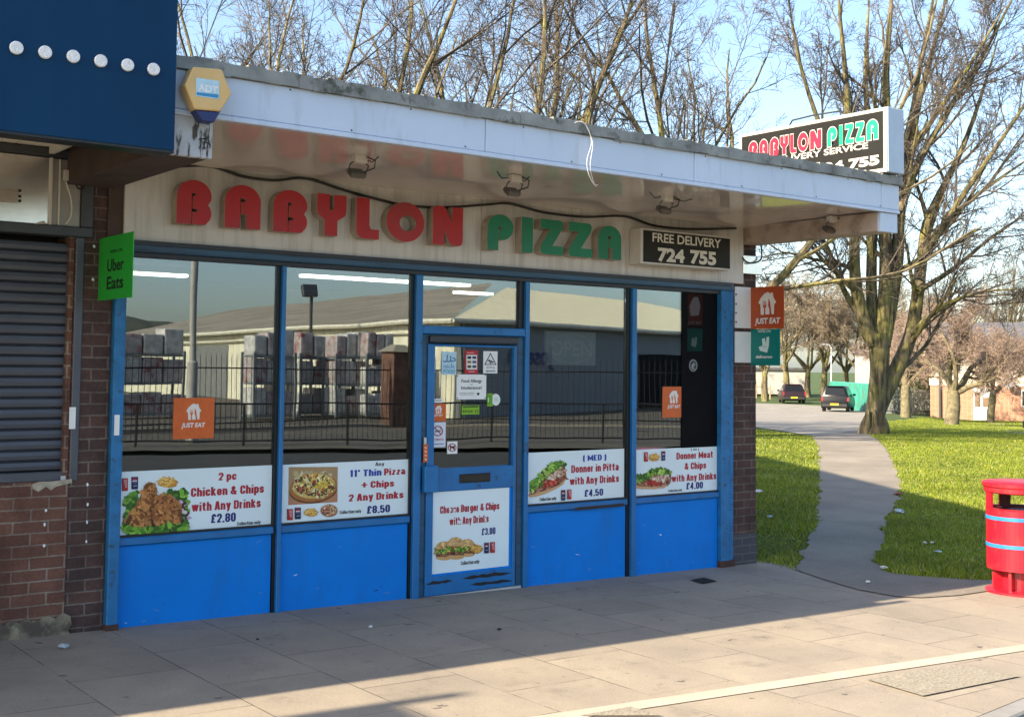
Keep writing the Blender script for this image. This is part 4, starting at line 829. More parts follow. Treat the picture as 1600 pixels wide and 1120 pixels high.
tm = MB(); put_text(tm, pn, 'CCTV in', zd(332, 514), zd(376, 513), 3.4, .001, .02); put_text(tm, pn, 'operation', zd(330, 531), zd(380, 530), 3.4, .001, .02); tm.build('lettering', T_BLK, t, fixn=False)
t, pn = notice('door_notice', 'white allergy notice in middle of door glass', [zd(178, 552), zd(333, 548), zd(331, 678), zd(177, 681)], PAPER, DYp-.002)
tm = MB(); put_text(tm, pn, 'Food Allergy', zd(203, 583), zd(309, 583), 5, .001, .02); put_text(tm, pn, 'or', zd(250, 602), zd(262, 602), 2.6, .001, 0); put_text(tm, pn, 'Intolerance?', zd(202, 619), zd(309, 618), 5, .001, .02)
put_text(tm, pn, 'please speak to our staff about', zd(195, 646), zd(270, 645), 1.6, .001, 0); put_text(tm, pn, 'the ingredients in your meal', zd(195, 654), zd(266, 653), 1.6, .001, 0); tm.build('lettering', T_BLK, t, fixn=False)
p = Pic(pn, zd, 2); p.ell(290, 651, 7, 7, (.12, .15, .18), 12)
for q in ((182, 557), (328, 553), (182, 674), (326, 671)): p.ell(q[0], q[1], 3.5, 3.5, (.1, .1, .12), 8)
p.build(t)
t, pn = notice('door_notice', 'bright lime rating sticker low on door glass', [zd(205, 711), zd(297, 709), zd(295, 759), zd(204, 757)], T_LIME, DYp)
p = Pic(pn, zd, 2); p.line([(210, 718), (290, 717)], 7, (.12, .25, .05))
for i, x in enumerate((214, 228, 242, 256)): p.ell(x, 742, 6, 7, (.3, .45, .05), 10)
p.ell(283, 742, 9, 9, (.08, .16, .03), 12); p.ell(283, 742, 5, 6, (.6, .75, .1), 10); p.build(t)
t, pn = notice('door_notice', 'green and white round badge sticker beside allergy notice', [zd(338, 650), zd(368, 648), zd(366, 714), zd(336, 716)], T_LIME, DYp)
p = Pic(pn, zd, 2, .0014); p.ell(382, 681, 23, 31, (.88, .92, .9), 20); p.poly([(338, 656), (365, 654), (364, 706), (338, 708)], (.35, .62, .1)); p.line([(343, 670), (343, 694)], 4, (.85, .95, .8)); p.line([(372, 676), (394, 675)], 2.5, (.5, .65, .6)); p.line([(372, 686), (396, 685)], 2.5, (.5, .65, .6)); p.build(t)
t, pn = notice('door_notice', 'small white label above the small orange sticker on door', [zd(61, 677), zd(104, 675), zd(104, 696), zd(61, 698)], PAPER, DYp)
p = Pic(pn, zd, 2); p.line([(66, 686), (99, 685)], 4, (.45, .45, .42)); p.build(t)
def no_sign(p, cx, cy, r):
    n_ = 26; red = (.6, .14, .2)
    for i in range(n_):
        a, b = 6.2832*i/n_, 6.2832*(i+1)/n_; p.poly([(cx+r*math.cos(a), cy+r*math.sin(a)), (cx+r*math.cos(b), cy+r*math.sin(b)), (cx+r*.8*math.cos(b), cy+r*.8*math.sin(b)), (cx+r*.8*math.cos(a), cy+r*.8*math.sin(a))], red)
    p.line([(cx-r*.62, cy-r*.62), (cx+r*.62, cy+r*.62)], r*.2, red)
t, pn = notice('door_notice', 'tall white no smoking notice at left of door glass', [zd(44, 800), zd(121, 797), zd(120, 927), zd(43, 929)], mat('pale_lilac_sheet', (.66, .72, .80), .5, .05), DYp)
p = Pic(pn, zd, 2); p.line([(64, 848), (92, 842)], 6, (.1, .1, .12)); p.line([(93, 842), (98, 841)], 6, (.6, .3, .2)); p.line([(95, 834), (92, 826), (97, 820)], 2.5, (.3, .3, .3)); no_sign(p, 80, 844, 27)
p.line([(48, 913), (112, 910)], 4, (.3, .4, .6)); p.build(t)
tm = MB(); put_text(tm, pn, 'NO SMOKING', zd(52, 889), zd(110, 887), 3.4, .001, .01); tm.build('lettering', T_RED, t, fixn=False)
t, pn = notice('door_notice', 'small white square no dogs notice low on door', [zd(130, 899), zd(182, 898), zd(181, 962), zd(129, 963)], PAPER, DYp)
p = Pic(pn, zd, 2); p.poly([(140, 925), (146, 916), (150, 922), (164, 922), (170, 914), (168, 930), (168, 944), (163, 944), (161, 932), (150, 933), (149, 944), (144, 944), (144, 930)], (.12, .1, .12)); no_sign(p, 155, 930, 22); p.build(t)
t, pn = notice('door_notice', 'narrow orange push plate sticker on blue door stile', [zd(6, 912), zd(30, 910), zd(27, 1005), zd(4, 1007)], T_ORG, -.0365)
p = Pic(pn, zd, 2)
for i, yq in enumerate((928, 948, 968, 988)): p.line([(11, yq), (22, yq+3)], 6, (.92, .8, .7)); p.line([(12, yq+6), (21, yq+8)], 3, (.92, .8, .7))
p.build(t)
# reflections of the delivery signs, painted as dim shapes on the dark strip
t, pn = notice('window_mark', 'dim painted reflection of orange house sign at top of dark window strip', [zd(1382, 130), zd(1460, 132), zd(1458, 295), zd(1380, 293)], mat('dim_maroon', (.03, .008, .005), .7, spec=.1), .0055); t['category'] = 'sticker'
p = Pic(pn, lambda x, y: zd(1390+(x-262)*.52, 148+(y-228)*.7), 3); p.poly([(260, 296), (298, 235), (320, 225), (350, 228), (372, 290), (357, 363), (275, 368)], (.22, .16, .15)); p.build(t); tm = MB(); put_text(tm, pn, 'JUST EAT', zd(1374+8, 280), zd(1454, 282), 4.5, .001, .02, shear=.12); tm.build('lettering', mat('dim_grey_print', (.03, .025, .025), .6), t, fixn=False)
t, pn = notice('window_mark', 'dim painted reflection of teal sign in middle of dark window strip', [zd(1380, 310), zd(1458, 312), zd(1458, 430), zd(1378, 428)], mat('dim_teal', (.004, .03, .026), .7, spec=.1), .0055); t['category'] = 'sticker'
p = Pic(pn, zd, 3); p.poly([(1404, 360), (1412, 358), (1416, 375), (1420, 356), (1430, 356), (1428, 392), (1420, 408), (1402, 402), (1400, 392)], (.2, .25, .25)); p.build(t)
t, pn = notice('window_mark', 'white ring badge sticker on lower black window strip', [zd(1385, 468), zd(1436, 468), zd(1434, 540), zd(1384, 540)], mat('black_vinyl_sticker', (.006, .006, .007), .7, spec=.1), .0055); t['category'] = 'sticker'
p = Pic(pn, zd, 3); p.ell(1410, 503, 22, 32, (.45, .47, .48), 20); p.ell(1410, 503, 16, 25, (.05, .05, .05), 20); p.poly([(1400, 505), (1412, 486), (1422, 500), (1410, 510), (1418, 522), (1404, 522)], (.5, .52, .53)); p.build(t)
tm = MB(); put_text(tm, pn, 'ORDER HERE', zd(1380, 450), zd(1440, 449), 2.6, .001, 0) if False else None
# open sign inside window
OY = .035; o0, o1 = F((853, 517), OY), F((931, 571), OY)
os_ = thing('open_sign', 'grey unlit OPEN sign hanging behind the window right of door', 'sign', (float(o0[0]+o1[0])/2, OY, float(o1[2])))
MB().box(float(o0[0]), float(o1[0]), OY, OY+.03, float(o1[2]), float(o0[2])).build('panel', mat('clear_grey_panel', (.55, .60, .60), .4, .05), os_, bevel=.004)
tm = MB(); v, f, nz = outline_mesh([arc(0, 0, 1, .78, 0, 360, 40)[:-1], arc(0, 0, .96, .74, 0, 360, 40)[:-1]], 0.)
cx, cz = float(o0[0]+o1[0])/2, float(o0[2]+o1[2])/2; hw = float(o1[0]-o0[0])/2*.92; hh_ = float(o0[2]-o1[2])/2*1.12
tm.add(np.stack([cx+v[:, 0]*hw, np.full(len(v), OY-.003), cz+v[:, 1]*hh_], 1), f); put_text(tm, FPL(OY), 'OPEN', (860, 548), (924, 541), 23, .003, .0); tm.build('lettering', mat('pale_led_dots', (.9, .9, .88), .5, .2, 140), os_, fixn=False)
# ceiling lights inside
for k, (a, b, yq, lab) in enumerate(((3.0, 4.7, 3.5, 'lit twin fluorescent light inside behind green projecting sign'), (5.45, 7.45, 2.6, 'long lit fluorescent light inside above the door'), (8.0, 8.55, 3.7, 'short lit fluorescent light inside near right wall'))):
    t = thing('ceiling_light', lab, 'light', ((a+b)/2, yq, 2.5), 'fluorescent lights inside the shop')
    MB().box(a, b, yq-.06, yq+.06, 2.46, 2.515).build('body', PAPER, t)
    for s in (-.04, .04): MB().tube([(a+.02, yq+s, 2.445), (b-.02, yq+s, 2.445)], .014, 8).build('tube', TUBE, t)
# pipe label on right of the frame: paper strip on left post
tag(MB().box(*[float(v) for v in (F((179, 650), -.072)[0], F((187, 650), -.072)[0])], -.0735, -.0708, float(F((182, 680), -.072)[2]), float(F((182, 648), -.072)[2])).build('paper_sticker', PAPER), 'torn white paper sticker on left rusty blue post', 'sticker')
tm = MB(); pn = FPL(-.05); put_text(tm, pn, 'SIGNMAKER CO', (1141, 436.5), (1155, 437.5), 1.6, .001, 0) if False else None

#@@NEIGHBOUR
nb = thing('neighbour_shop', 'closed neighbouring brick shop with slate roller shutter and navy fascia', 'shop', (0, 0, -.1))
xb = 2.497
MB().box(-9, xb-.1, .0, 10.5, 3.0, 6.75).box(xb-.1, xb, .0, 21, 3.0, 6.75).build('wall', BRICKN, nb)
gm = MB(); gm.prism([(xb, -.3, 6.72), (xb, 10.5, 10.75), (xb, 21, 6.72)], (-11.5, 0, 0)); gm.build('roof', mat('slate_roof', (.10, .10, .11), .7, .3, 4), nb)
MB().box(-9, xb, -.02, .25, -.4, .86-.02).build('stall_riser', BRICKN, nb)
MB().box(xb-.03, xb, -.005, .25, .84, 2.42).build('wall', BRICKN, nb)
MB().box(-9, xb-.03, .25, .4, .84, 3.0).build('back_panel', INT, nb)
ss = MB(); z = .90
pr = []
while z < 2.36:
    pr += [(.06, z), (.035, z+.012), (.028, z+.035), (.035, z+.058), (.06, z+.066)]; z += .0665
shx = float(F((112, 550), .04)[0])
ss.add([(x, y, zz) for x in (-9, shx-.01) for y, zz in pr], [(i, i+1, i+1+len(pr), i+len(pr)) for i in range(len(pr)-1)])
sh = ss.build('roller_shutter', SHUT, nb, smooth=False); MB().box(-9, shx-.005, .0, .05, .838, .90).build('shutter_bar', SHUT, nb, bevel=.006)
gr = MB().box(shx-.008, shx+.045, -.02, .08, .835, 2.40); gr.build('guide_rail', SHUT, nb, bevel=.005)
MB().box(shx-.06, shx-.03, -.012, -.001, .845, .87).build('shutter_lock', ALU, nb)
MB().box(float(F((108, 654), -.022)[0]), float(F((118, 654), -.022)[0]), -.0235, -.021, float(F((113, 670), -.022)[2]), float(F((113, 636), -.022)[2])).build('label_plate', PAPER, nb)
zn = zoom(4, 0, 200)
hz0, hz1 = 2.435, 2.915; hx1 = float(F(zn(535, 400), -.03)[0])
hd = MB(); px1 = float(F(zn(310, 400), -.02)[0])
MB().box(-9, px1, -.03, .1, hz0+.03, hz1-.02).build('header_panel', DIRTYW, nb, bevel=.003)
MB().box(px1+.012, hx1-.03, -.028, .1, hz0+.03, hz1-.022).build('header_panel', mat('grey_metal_panel', (.34, .32, .28), .4, .2), nb, bevel=.003)
MB().box(px1-.008, px1+.011, -.045, .1, hz0+.03, hz1-.02).box(px1+.05, px1+.062, -.04, -.028, hz0+.03, hz1-.022).build('header_strip', IVORY, nb, bevel=.003)
MB().box(-9, hx1+.05, -.05, .1, hz0-.035, hz0+.028).box(hx1-.028, hx1+.05, -.048, .1, hz0+.03, hz1).box(-9, hx1+.05, -.05, .1, hz1-.015, hz1+.04).build('header_frame', DKSTEEL, nb, bevel=.005)
a, b = F(zn(400, 260), -.05), F(zn(473, 335), -.05); MB().box(float(a[0]), float(b[0]), -.06, -.029, float(b[2]), float(a[2])).build('socket_box', IVORY, nb, bevel=.004)
MB().tube(smoothpts([F(zn(*q), -.05) for q in ((412, 335), (425, 380), (440, 430), (448, 500), (440, 560), (410, 600))]), .005, 5).build('flex', IVORY, nb)
MB().tube(smoothpts([F(zn(*q), -.06) for q in ((478, 335), (480, 370), (500, 382), (520, 375), (524, 330))]), .006, 5).build('flex', CABLE, nb)
a, b = F(zn(-60, 375), -.05), F(zn(112, 468), -.05); MB().box(float(a[0])-.3, float(b[0]), -.055, -.031, float(b[2]), float(a[2])).build('bracket', mat('tan_bracket', (.42, .36, .29), .5), nb, bevel=.004)
bl = MB()
for q in ((124, 392), (125, 428), (124, 456)): c_ = F(zn(*q), -.034); bl.box(c_[0]-.008, c_[0]+.008, -.036, -.0305, c_[2]-.008, c_[2]+.008)
bl.build('bolt', BLACK, nb)
br = MB(); c_ = F(zn(255, 595), -.04); br.prism([F(zn(*q), -.035) for q in ((205, 603), (265, 582), (287, 603))], (0, -.03, 0)); br.build('broken_bracket', mat('tan_bracket', (.42, .36, .29)), nb)
# T&G soffit and navy fascia box
tg = MB()
for i in range(28): tg.box(2.30-.2*(i+1)+.008, 2.30-.2*i, -1.68, .02, 2.96, 2.975)
tg.box(-3.4, 2.30, -1.68, .02, 2.9755, 2.99); tg.build('soffit', TNG, nb)
MB().box(2.303, 2.335, -1.68, -.06, 2.915, 2.985).build('soffit_trim', IVORY, nb)
nf = MB().box(-9, 2.462, -1.745, -1.68, 2.725, 3.55); nf.build('fascia', NAVY, nb, bevel=.004)
MB().box(-9, 2.462, -1.74, -1.60, 2.712, 2.724).build('fascia_edge', BLACK, nb)
MB().box(-9, 2.428, -1.70, .0, 3.02, 3.4).build('canopy_roof', ROOFING, nb)
for q in ((26.5, 74.5), (71.5, 81.5), (115.5, 88), (158.5, 95), (200.5, 101.5), (241, 108)):
    c_ = F(q, -1.765); d_ = MB(); d_.prism([(c_[0]+.033*math.cos(k*math.pi/9), -1.765, c_[2]+.033*math.sin(k*math.pi/9)) for k in range(18)], (0, .019, 0)); d_.build('fascia_light', LED, nb, bevel=.004)
# crumbling render at the foot of the riser
rp = random.Random(12); pts = []
for (x, y) in ((-60, 978), (-10, 974), (4, 977), (16, 970), (30, 973), (42, 966), (58, 970), (74, 962), (88, 966), (99, 957), (110, 962), (112, 975), (106, 984), (112, 996), (60, 1002), (0, 1010), (-60, 1018)): pts.append(F((x, y), -.035))
MB().prism(pts, (0, .02, 0)).build('crumbling_render', STONE, nb)
pts = [F(q, -.026) for q in ((50, 757), (62, 752), (80, 752), (112, 748), (113, 754), (88, 760), (80, 766), (72, 760), (60, 768), (52, 764))]
MB().prism(pts, (0, .01, 0)).build('mortar_patch', mat('chipped_mortar', (.42, .37, .28), .95, .3, 20, bump=.6), nb)
for q in ((72, 797), (70, 819), (69, 852), (137, 757), (137, 788), (136, 815), (135, 846), (147, 385), (145, 437)):
    c_ = F(q, -.024 if q[0] < 118 else -.014); wd = MB(); wd.prism([(c_[0]+.008*rp.uniform(.6, 1.3)*math.cos(k), c_[1], c_[2]+.011*rp.uniform(.6, 1.3)*math.sin(k)) for k in np.linspace(0, 5.5, 7)], (0, .004, 0)); wd.build('paint_fleck', PAPER, nb)
#@@BIN
bc = G((1593, 926)); bx_, by_ = float(bc[0]), float(bc[1]); bz = terrain(bx_, by_)+.008
rb = thing('litter_bin', 'round red litter bin with blue bands on pavement edge', 'bin', (bx_, by_, bz))
REDB = mat('glossy_red_plastic', (.43, .008, .022), .36, .12, 3, coat=.2, dirt=(.20, .025, .025), ds=7, dlo=.52, dhi=.7); REDD = mat('dark_bin_liner', (.09, .012, .016), .6)
BBAND = mat('blue_band', (.03, .20, .48), .4, .2, 9)
R_ = .262; Hh = .955; N = 48
def ring(r0, z0, r1, z1, m, skip=None, mb=None):
    for j in range(N):
        if skip and skip(j): continue
        a, b = 2*math.pi*j/N, 2*math.pi*(j+1)/N
        mb.add([(bx_+r*math.cos(t), by_+r*math.sin(t), bz+zz) for r, zz, t in ((r0, z0, a), (r0, z0, b), (r1, z1, b), (r1, z1, a))], [(0, 1, 2, 3)], m)
ap = lambda j: ((j+3) % 12) < 9
body = MB()
for r0, z0, r1, z1_, sk in ((.245, .20, .262, .20, None), (.262, .20, R_, .70, None), (R_, .70, R_+.006, .715, None), (R_+.006, .715, R_+.006, .84, ap), (R_+.006, .84, R_+.018, .85, None), (R_+.018, .85, R_+.018, .885, None)): ring(r0, z0, r1, z1_, 0, sk, body)
for r0, z0, r1, z1_, sk in ((R_-.012, .715, R_-.012, .84, ap), (R_-.012, .885, R_-.012, .84, None), (R_-.012, .20, R_-.012, .715, None)): ring(r0, z0, r1, z1_, 1, sk, body)
ring(R_-.012, .715, R_+.006, .715, 0, None, body); ring(R_+.006, .84, R_-.012, .84, 0, None, body)
for j in range(N):
    if ap(j) != ap((j-1) % N):
        a = 2*math.pi*j/N; body.add([(bx_+r*math.cos(a), by_+r*math.sin(a), bz+zz) for r, zz in ((R_-.012, .715), (R_+.006, .715), (R_+.006, .84), (R_-.012, .84))], [(0, 1, 2, 3)], 0)
body.build('body', [REDB, REDD], rb, smooth=True)
MB().lathe((bx_, by_, bz), [(R_+.02, .886), (R_+.03, .897), (R_+.03, .925), (R_+.02, .934), (.2, .943), (.1, .948), (.001, .95)], N).build('lid', REDB, rb, smooth=True)
MB().lathe((bx_, by_, bz), [(.001, .21), (.19, .21), (.19, .69), (.001, .69)], 24).build('liner', REDD, rb)
for zb_ in (.615, .385): MB().lathe((bx_, by_, bz), [(R_+.0005, zb_), (R_+.004, zb_+.003), (R_+.004, zb_+.03), (R_+.0005, zb_+.033)], N).build('band', BBAND, rb, smooth=True)
MB().lathe((bx_, by_, bz), [(.001, .0), (.275, .0), (.275, .022), (.26, .03), (.001, .032)], N).build('base', REDB, rb, smooth=True)
pd = MB(); pd.lathe((bx_, by_, bz), [(.15, .03), (.15, .205)], 20)
for k in range(8):
    a = k*math.pi/4+.2; c_, s_ = math.cos(a), math.sin(a); pd.obox((bx_+.18*c_, by_+.18*s_, bz+.117), (.045*c_, .045*s_, 0), (-.012*s_, .012*c_, 0), (0, 0, .087))
pd.build('pedestal', REDB, rb)

#@@LITTER
def litter(p, size, label, mt, name='litter_scrap', flatk=.35, seed=1):
    q = G(p); r = random.Random(seed); m_ = bmesh.new(); bmesh.ops.create_icosphere(m_, subdivisions=2, radius=1)
    for v in m_.verts:
        k = r.uniform(.55, 1.1); v.co = Vector((v.co.x*k*size, v.co.y*k*size*.7, (v.co.z*r.uniform(.6, 1.1)*flatk+flatk*.6)*size))
    me = bpy.data.meshes.new(name); m_.to_mesh(me); m_.free(); me.materials.append(mt); o = bpy.data.objects.new(name, me); COL.objects.link(o); o.location = (q[0], q[1], q[2]+.02); o.rotation_euler = (0, 0, r.uniform(0, 6)); tag(o, label, 'litter')
BAGW = mat('white_litter', (.75, .75, .74), .6); BAGB = mat('pale_blue_litter', (.45, .55, .62), .5)
litter((99, 1016), .045, 'crumpled pale blue plastic scrap on slabs before brick riser', BAGB, seed=3)
litter((1185, 771), .075, 'white crumpled bag in grass beside right pier', BAGW, seed=4)
litter((1203, 810), .07, 'pale plastic scrap lying in shaded grass left of path', BAGB, seed=5, flatk=.2)
litter((1405, 803), .09, 'light blue crumpled scrap on right edge of path', BAGB, seed=6)
litter((1467, 865), .06, 'pale square wrapper in shaded grass near red bin', BAGB, seed=7, flatk=.15)
litter((1445, 851), .035, 'small round white scrap in shaded grass, left of a pair', BAGW, seed=8)
litter((1456, 851), .035, 'small round white scrap in shaded grass, right of a pair', BAGW, seed=9)
litter((1381, 891), .05, 'white torn tissue at pavement end of path', BAGW, seed=10)
litter((1403, 774), .085, 'crushed red packet at the path edge', mat('red_litter', (.35, .03, .04), .5), seed=11, flatk=.2)
litter((1356, 913), .035, 'tiny white scrap on dark tarmac near path start', BAGW, seed=12)
litter((579, 984), .022, 'white cigarette end on slabs in front of second bay', BAGW, seed=13)
litter((402, 1004), .018, 'dark leaf scrap on slabs before first blue panel', mat('dark_leaf', (.03, .022, .015), .8), 'leaf', seed=14)
litter((780, 988), .022, 'dark brown leaf on slabs in front of door', mat('dark_leaf', (.03, .022, .015), .8), 'leaf', seed=15)

#@@TREES
n = NT('mossy_bark'); _s = n.node('ShaderNodeTexCoord').outputs['Object']
c = n.ramp(n.noise(5, 5, .6, src=_s), .3, .7, (.12, .095, .058), (.20, .165, .10)); c = n.mix(n.ramp(n.noise(1.5, 4, src=_s), .42, .62), c, (.21, .19, .055))
_f = n.noise(9, 4, .6, (1, 1, .14), src=_s); c = n.mix(n.ramp(_f, .36, .54, (1, 1, 1), (0, 0, 0)), c, (.045, .034, .02)); n.base(c); n.set(Roughness=.92); n.bump(_f, 1.0, .05); BARK = n.m
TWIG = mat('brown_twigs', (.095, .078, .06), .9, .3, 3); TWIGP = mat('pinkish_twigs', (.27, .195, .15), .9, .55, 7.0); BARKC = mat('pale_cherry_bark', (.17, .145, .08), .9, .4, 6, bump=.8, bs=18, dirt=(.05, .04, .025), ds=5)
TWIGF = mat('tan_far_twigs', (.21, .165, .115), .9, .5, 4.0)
def rotv(d, ang, rng):
    a = np.array((rng.gauss(0, 1), rng.gauss(0, 1), rng.gauss(0, 1))); p = np.cross(d, a); p /= np.linalg.norm(p)+1e-9
    v = d*math.cos(ang)+p*math.sin(ang); return v/np.linalg.norm(v)
class Tree:
    def __init__(s, rng, thick): s.rng = rng; s.trunk = MB(); s.crown = MB(); s.th = thick; s.n = 0
    def put(s, pts, rad):
        r0 = rad[0]; s.n += 1
        sides = 10 if r0 > .16 else 7 if r0 > .07 else 4 if r0 > .022 else 3
        (s.trunk if r0 > s.th else s.crown).tube(pts, rad, sides, cap=False)
    def path(s, P, d, L, r0, r1, wig, trop, seg):
        n_ = max(2, int(round(L/seg))); pts = [P]; rad = [r0]; ds = [d]
        for i in range(n_):
            d = d+np.array([s.rng.gauss(0, wig) for _ in range(3)])+np.array((0, 0, trop)); d = d/np.linalg.norm(d); P = P+d*L/n_
            pts.append(P); rad.append(r0+(r1-r0)*(i+1)/n_); ds.append(d)
        return pts, rad, ds
    def grow(s, pts, rad, ds, L, lvl, cfg):
        if lvl >= len(cfg): return
        c = cfg[lvl]; n_ = max(1, int(c['n']*s.rng.uniform(.8, 1.2)))
        for k in range(n_):
            t = c['t0']+(1-c['t0'])*((k+s.rng.random())/n_); f = t*(len(pts)-1); i = min(int(f), len(pts)-2); u = f-i
            P = pts[i]*(1-u)+pts[i+1]*u; r = (rad[i]*(1-u)+rad[i+1]*u)
            d = rotv(ds[min(i+1, len(ds)-1)], math.radians(s.rng.gauss(c['ang'], c.get('sp', 9))), s.rng)
            l = L*c['len']*(1-.45*t)*s.rng.uniform(.65, 1.3); rr = max(min(r*c['rad'], c.get('rmax', 9)), c.get('rmin', .006))
            q = s.path(P, d, l, rr, max(rr*.35, .004), c['wig'], c['trop'], c['seg']); s.put(q[0], q[1]); s.grow(*q, l, lvl+1, cfg)
    def build(s, name, label, group, loc, bark, twig, cat='tree'):
        t = thing(name, label, cat, (0, 0, 0), group); s.trunk.build('trunk', bark, t, smooth=True, fixn=False); s.crown.build('crown', twig, t, fixn=False); t.location = loc; return t
TALL = [dict(n=9, t0=.2, ang=36, len=.66, rad=.55, wig=.10, trop=.07, seg=.7, rmax=.08), dict(n=7, t0=.18, ang=36, len=.55, rad=.55, wig=.12, trop=.05, seg=.5), dict(n=7, t0=.12, ang=40, len=.55, rad=.55, wig=.14, trop=.03, seg=.35, rmin=.0075), dict(n=4.2, t0=.15, ang=44, len=.6, rad=.6, wig=.16, trop=.02, seg=.3, rmin=.0065)]
BIG = TALL[:2]+[dict(TALL[2], n=8), dict(TALL[3], n=5.5)]
def tall_tree(seed, H=13., stems=5, spread=20, r=.28, fork=2.2):
    rng = random.Random(seed); T = Tree(rng, .05)
    q = T.path(np.zeros(3)-np.array((0, 0, .3)), np.array((0, 0, 1.)), fork+.3, r*1.25, r*.95, .03, .05, .5); T.put(q[0], q[1])
    for k in range(stems):
        a = 6.283*k/stems+rng.uniform(-.4, .4); sp = math.radians(rng.uniform(.35, 1.15)*spread); d = np.array((math.cos(a)*math.sin(sp), math.sin(a)*math.sin(sp), math.cos(sp)))
        L = (H-fork)*rng.uniform(.8, 1.05); r0 = r*rng.uniform(.5, .75)
        s_ = T.path(q[0][-1]-np.array((0, 0, rng.uniform(.0, .7))), d, L, r0, .02, .085, .05, .6); T.put(s_[0], s_[1]); T.grow(*s_, L*.62, 0, TALL)
    return T
LBL = []
protos = []
specs = [(21, 14, 5, 38, .22, 2.4), (22, 13, 4, 44, .18, 2.0), (23, 15, 5, 34, .23, 3.0)]
for i, sp_ in enumerate(specs): protos.append(tall_tree(*sp_))
spots = [  # pixel x at the roof line, forward distance, proto, turn, label
 (585, 30, 0, .3, 'tall bare tree behind roof, trunk rising above red letter N'), (835, 29, 2, 1.1, 'tall bare tree behind roof, thick stems above green letter Z'), (1085, 33, 0, 2.4, 'tall bare tree behind roof, just left of the roof sign'),
 (455, 32, 1, .9, 'bare leaning tree behind roof above red letter Y'), (705, 36, 1, 3.0, 'slimmer bare tree behind roof, between two thicker trees above letter N and P'),
 (345, 34, 2, 2.0, 'bare tree behind alarm box at left end of canopy'), (1565, 96, 2, .5, 'distant tall bare tree at right edge behind pink cherry crowns'), (1465, 92, 1, 1.7, 'distant tall bare tree rising behind the brick house')]
made = {}
for px, D_, k, rz, lab in spots:
    q = DP((px, 590), D_); loc = (float(q[0]), float(q[1]), terrain(q[0], q[1])-.1)
    if k not in made: o = protos[k].build('bare_tree', lab, 'bare trees behind the shop', loc, BARK, TWIG); made[k] = o
    else: o = copy_tree(made[k]); o['label'] = lab; o.location = loc
    o.rotation_euler = (0, 0, rz)
# the big tree by the path: limbs follow the photograph, in depth
MD = float(np.dot(G((1366, 678))-CAM, FX)); base = G((1366, 678)); base[2] -= .15
rng = random.Random(77); T = Tree(rng, .07)
def limb(pxs, radii, dd, grow=True, L=None, cfg=BIG):
    ps = [DP(p, MD+dd*i/(len(pxs)-1)) for i, p in enumerate(pxs)]; sm = smoothpts(ps, 3); rs_ = np.interp(np.linspace(0, 1, len(sm)), np.linspace(0, 1, len(radii)), radii)
    sm = [p-base for p in sm]; ds = [(sm[min(i+1, len(sm)-1)]-sm[max(i-1, 0)]) for i in range(len(sm))]; ds = [d/np.linalg.norm(d) for d in ds]
    rs_ = rs_*.78
    T.put(sm, list(rs_))
    if grow: T.grow(sm, list(rs_), ds, L or 5.0, 0, cfg)
limb([(1366, 690), (1366, 660), (1370, 620), (1374, 580), (1374, 545), (1372, 520)], [.50, .38, .35, .35, .39, .38], 0, False)
for f0 in ((1350, 683, 1358, 640), (1382, 684, 1376, 640), (1366, 690, 1367, 640)): limb([(f0[0], f0[1]), ((f0[0]+f0[2])/2, (f0[1]+f0[3])/2), (f0[2], f0[3])], [.3, .22, .03], -.3, False)
limb([(1366, 535), (1350, 500), (1338, 450), (1335, 400), (1334, 330), (1326, 240), (1322, 130), (1312, 20), (1306, -80)], [.36, .29, .23, .21, .18, .15, .11, .06, .02], -1.0)
limb([(1374, 540), (1382, 480), (1384, 420), (1384, 340), (1388, 240), (1384, 120), (1392, 10), (1398, -100)], [.36, .28, .25, .22, .18, .14, .08, .02], .4)
limb([(1378, 540), (1392, 470), (1402, 400), (1406, 330), (1420, 240), (1440, 140), (1468, 40), (1490, -60)], [.33, .28, .25, .21, .17, .12, .07, .02], 1.2)
limb([(1368, 530), (1362, 470), (1362, 400), (1364, 320), (1360, 230), (1352, 120), (1358, 0)], [.28, .22, .2, .17, .14, .09, .03], 1.6)
limb([(1368, 655), (1374, 632), (1385, 608), (1402, 575), (1424, 520), (1434, 460), (1441, 400), (1448, 350), (1470, 300), (1500, 240), (1530, 160), (1560, 60)], [.3, .34, .34, .30, .26, .24, .21, .18, .14, .11, .07, .02], .8)
limb([(1445, 385), (1475, 350), (1520, 310), (1575, 270), (1620, 240)], [.13, .10, .08, .05, .02], -1., L=4)
limb([(1426, 520), (1455, 492), (1490, 470), (1540, 455), (1600, 452)], [.13, .10, .08, .05, .02], -1.4, L=4)
limb([(1350, 505), (1325, 465), (1313, 440), (1306, 420), (1290, 380), (1262, 350), (1235, 330)], [.14, .12, .10, .09, .07, .05, .02], -1.3, L=3.5)
limb([(1340, 425), (1310, 412), (1270, 405), (1230, 395), (1190, 402)], [.10, .08, .06, .04, .015], .8, L=3)
limb([(1441, 400), (1470, 360), (1508, 300), (1560, 225), (1610, 150), (1650, 80)], [.16, .13, .11, .08, .05, .02], -1.5, L=5)
limb([(1406, 330), (1438, 250), (1490, 160), (1545, 70), (1600, -40)], [.16, .13, .10, .07, .02], 1.0, L=5)
limb([(1422, 240), (1455, 190), (1510, 110), (1570, 10)], [.12, .10, .07, .02], -1.0, L=4.5)
limb([(1384, 300), (1420, 200), (1440, 90), (1470, -60)], [.15, .12, .09, .03], 2.0, L=4.5)
limb([(1434, 455), (1490, 420), (1550, 370), (1610, 330)], [.12, .09, .06, .02], 1.5, L=4.5)
limb([(1334, 330), (1310, 260), (1275, 180), (1245, 80), (1230, -20)], [.14, .11, .09, .06, .02], -.6, L=4.5)
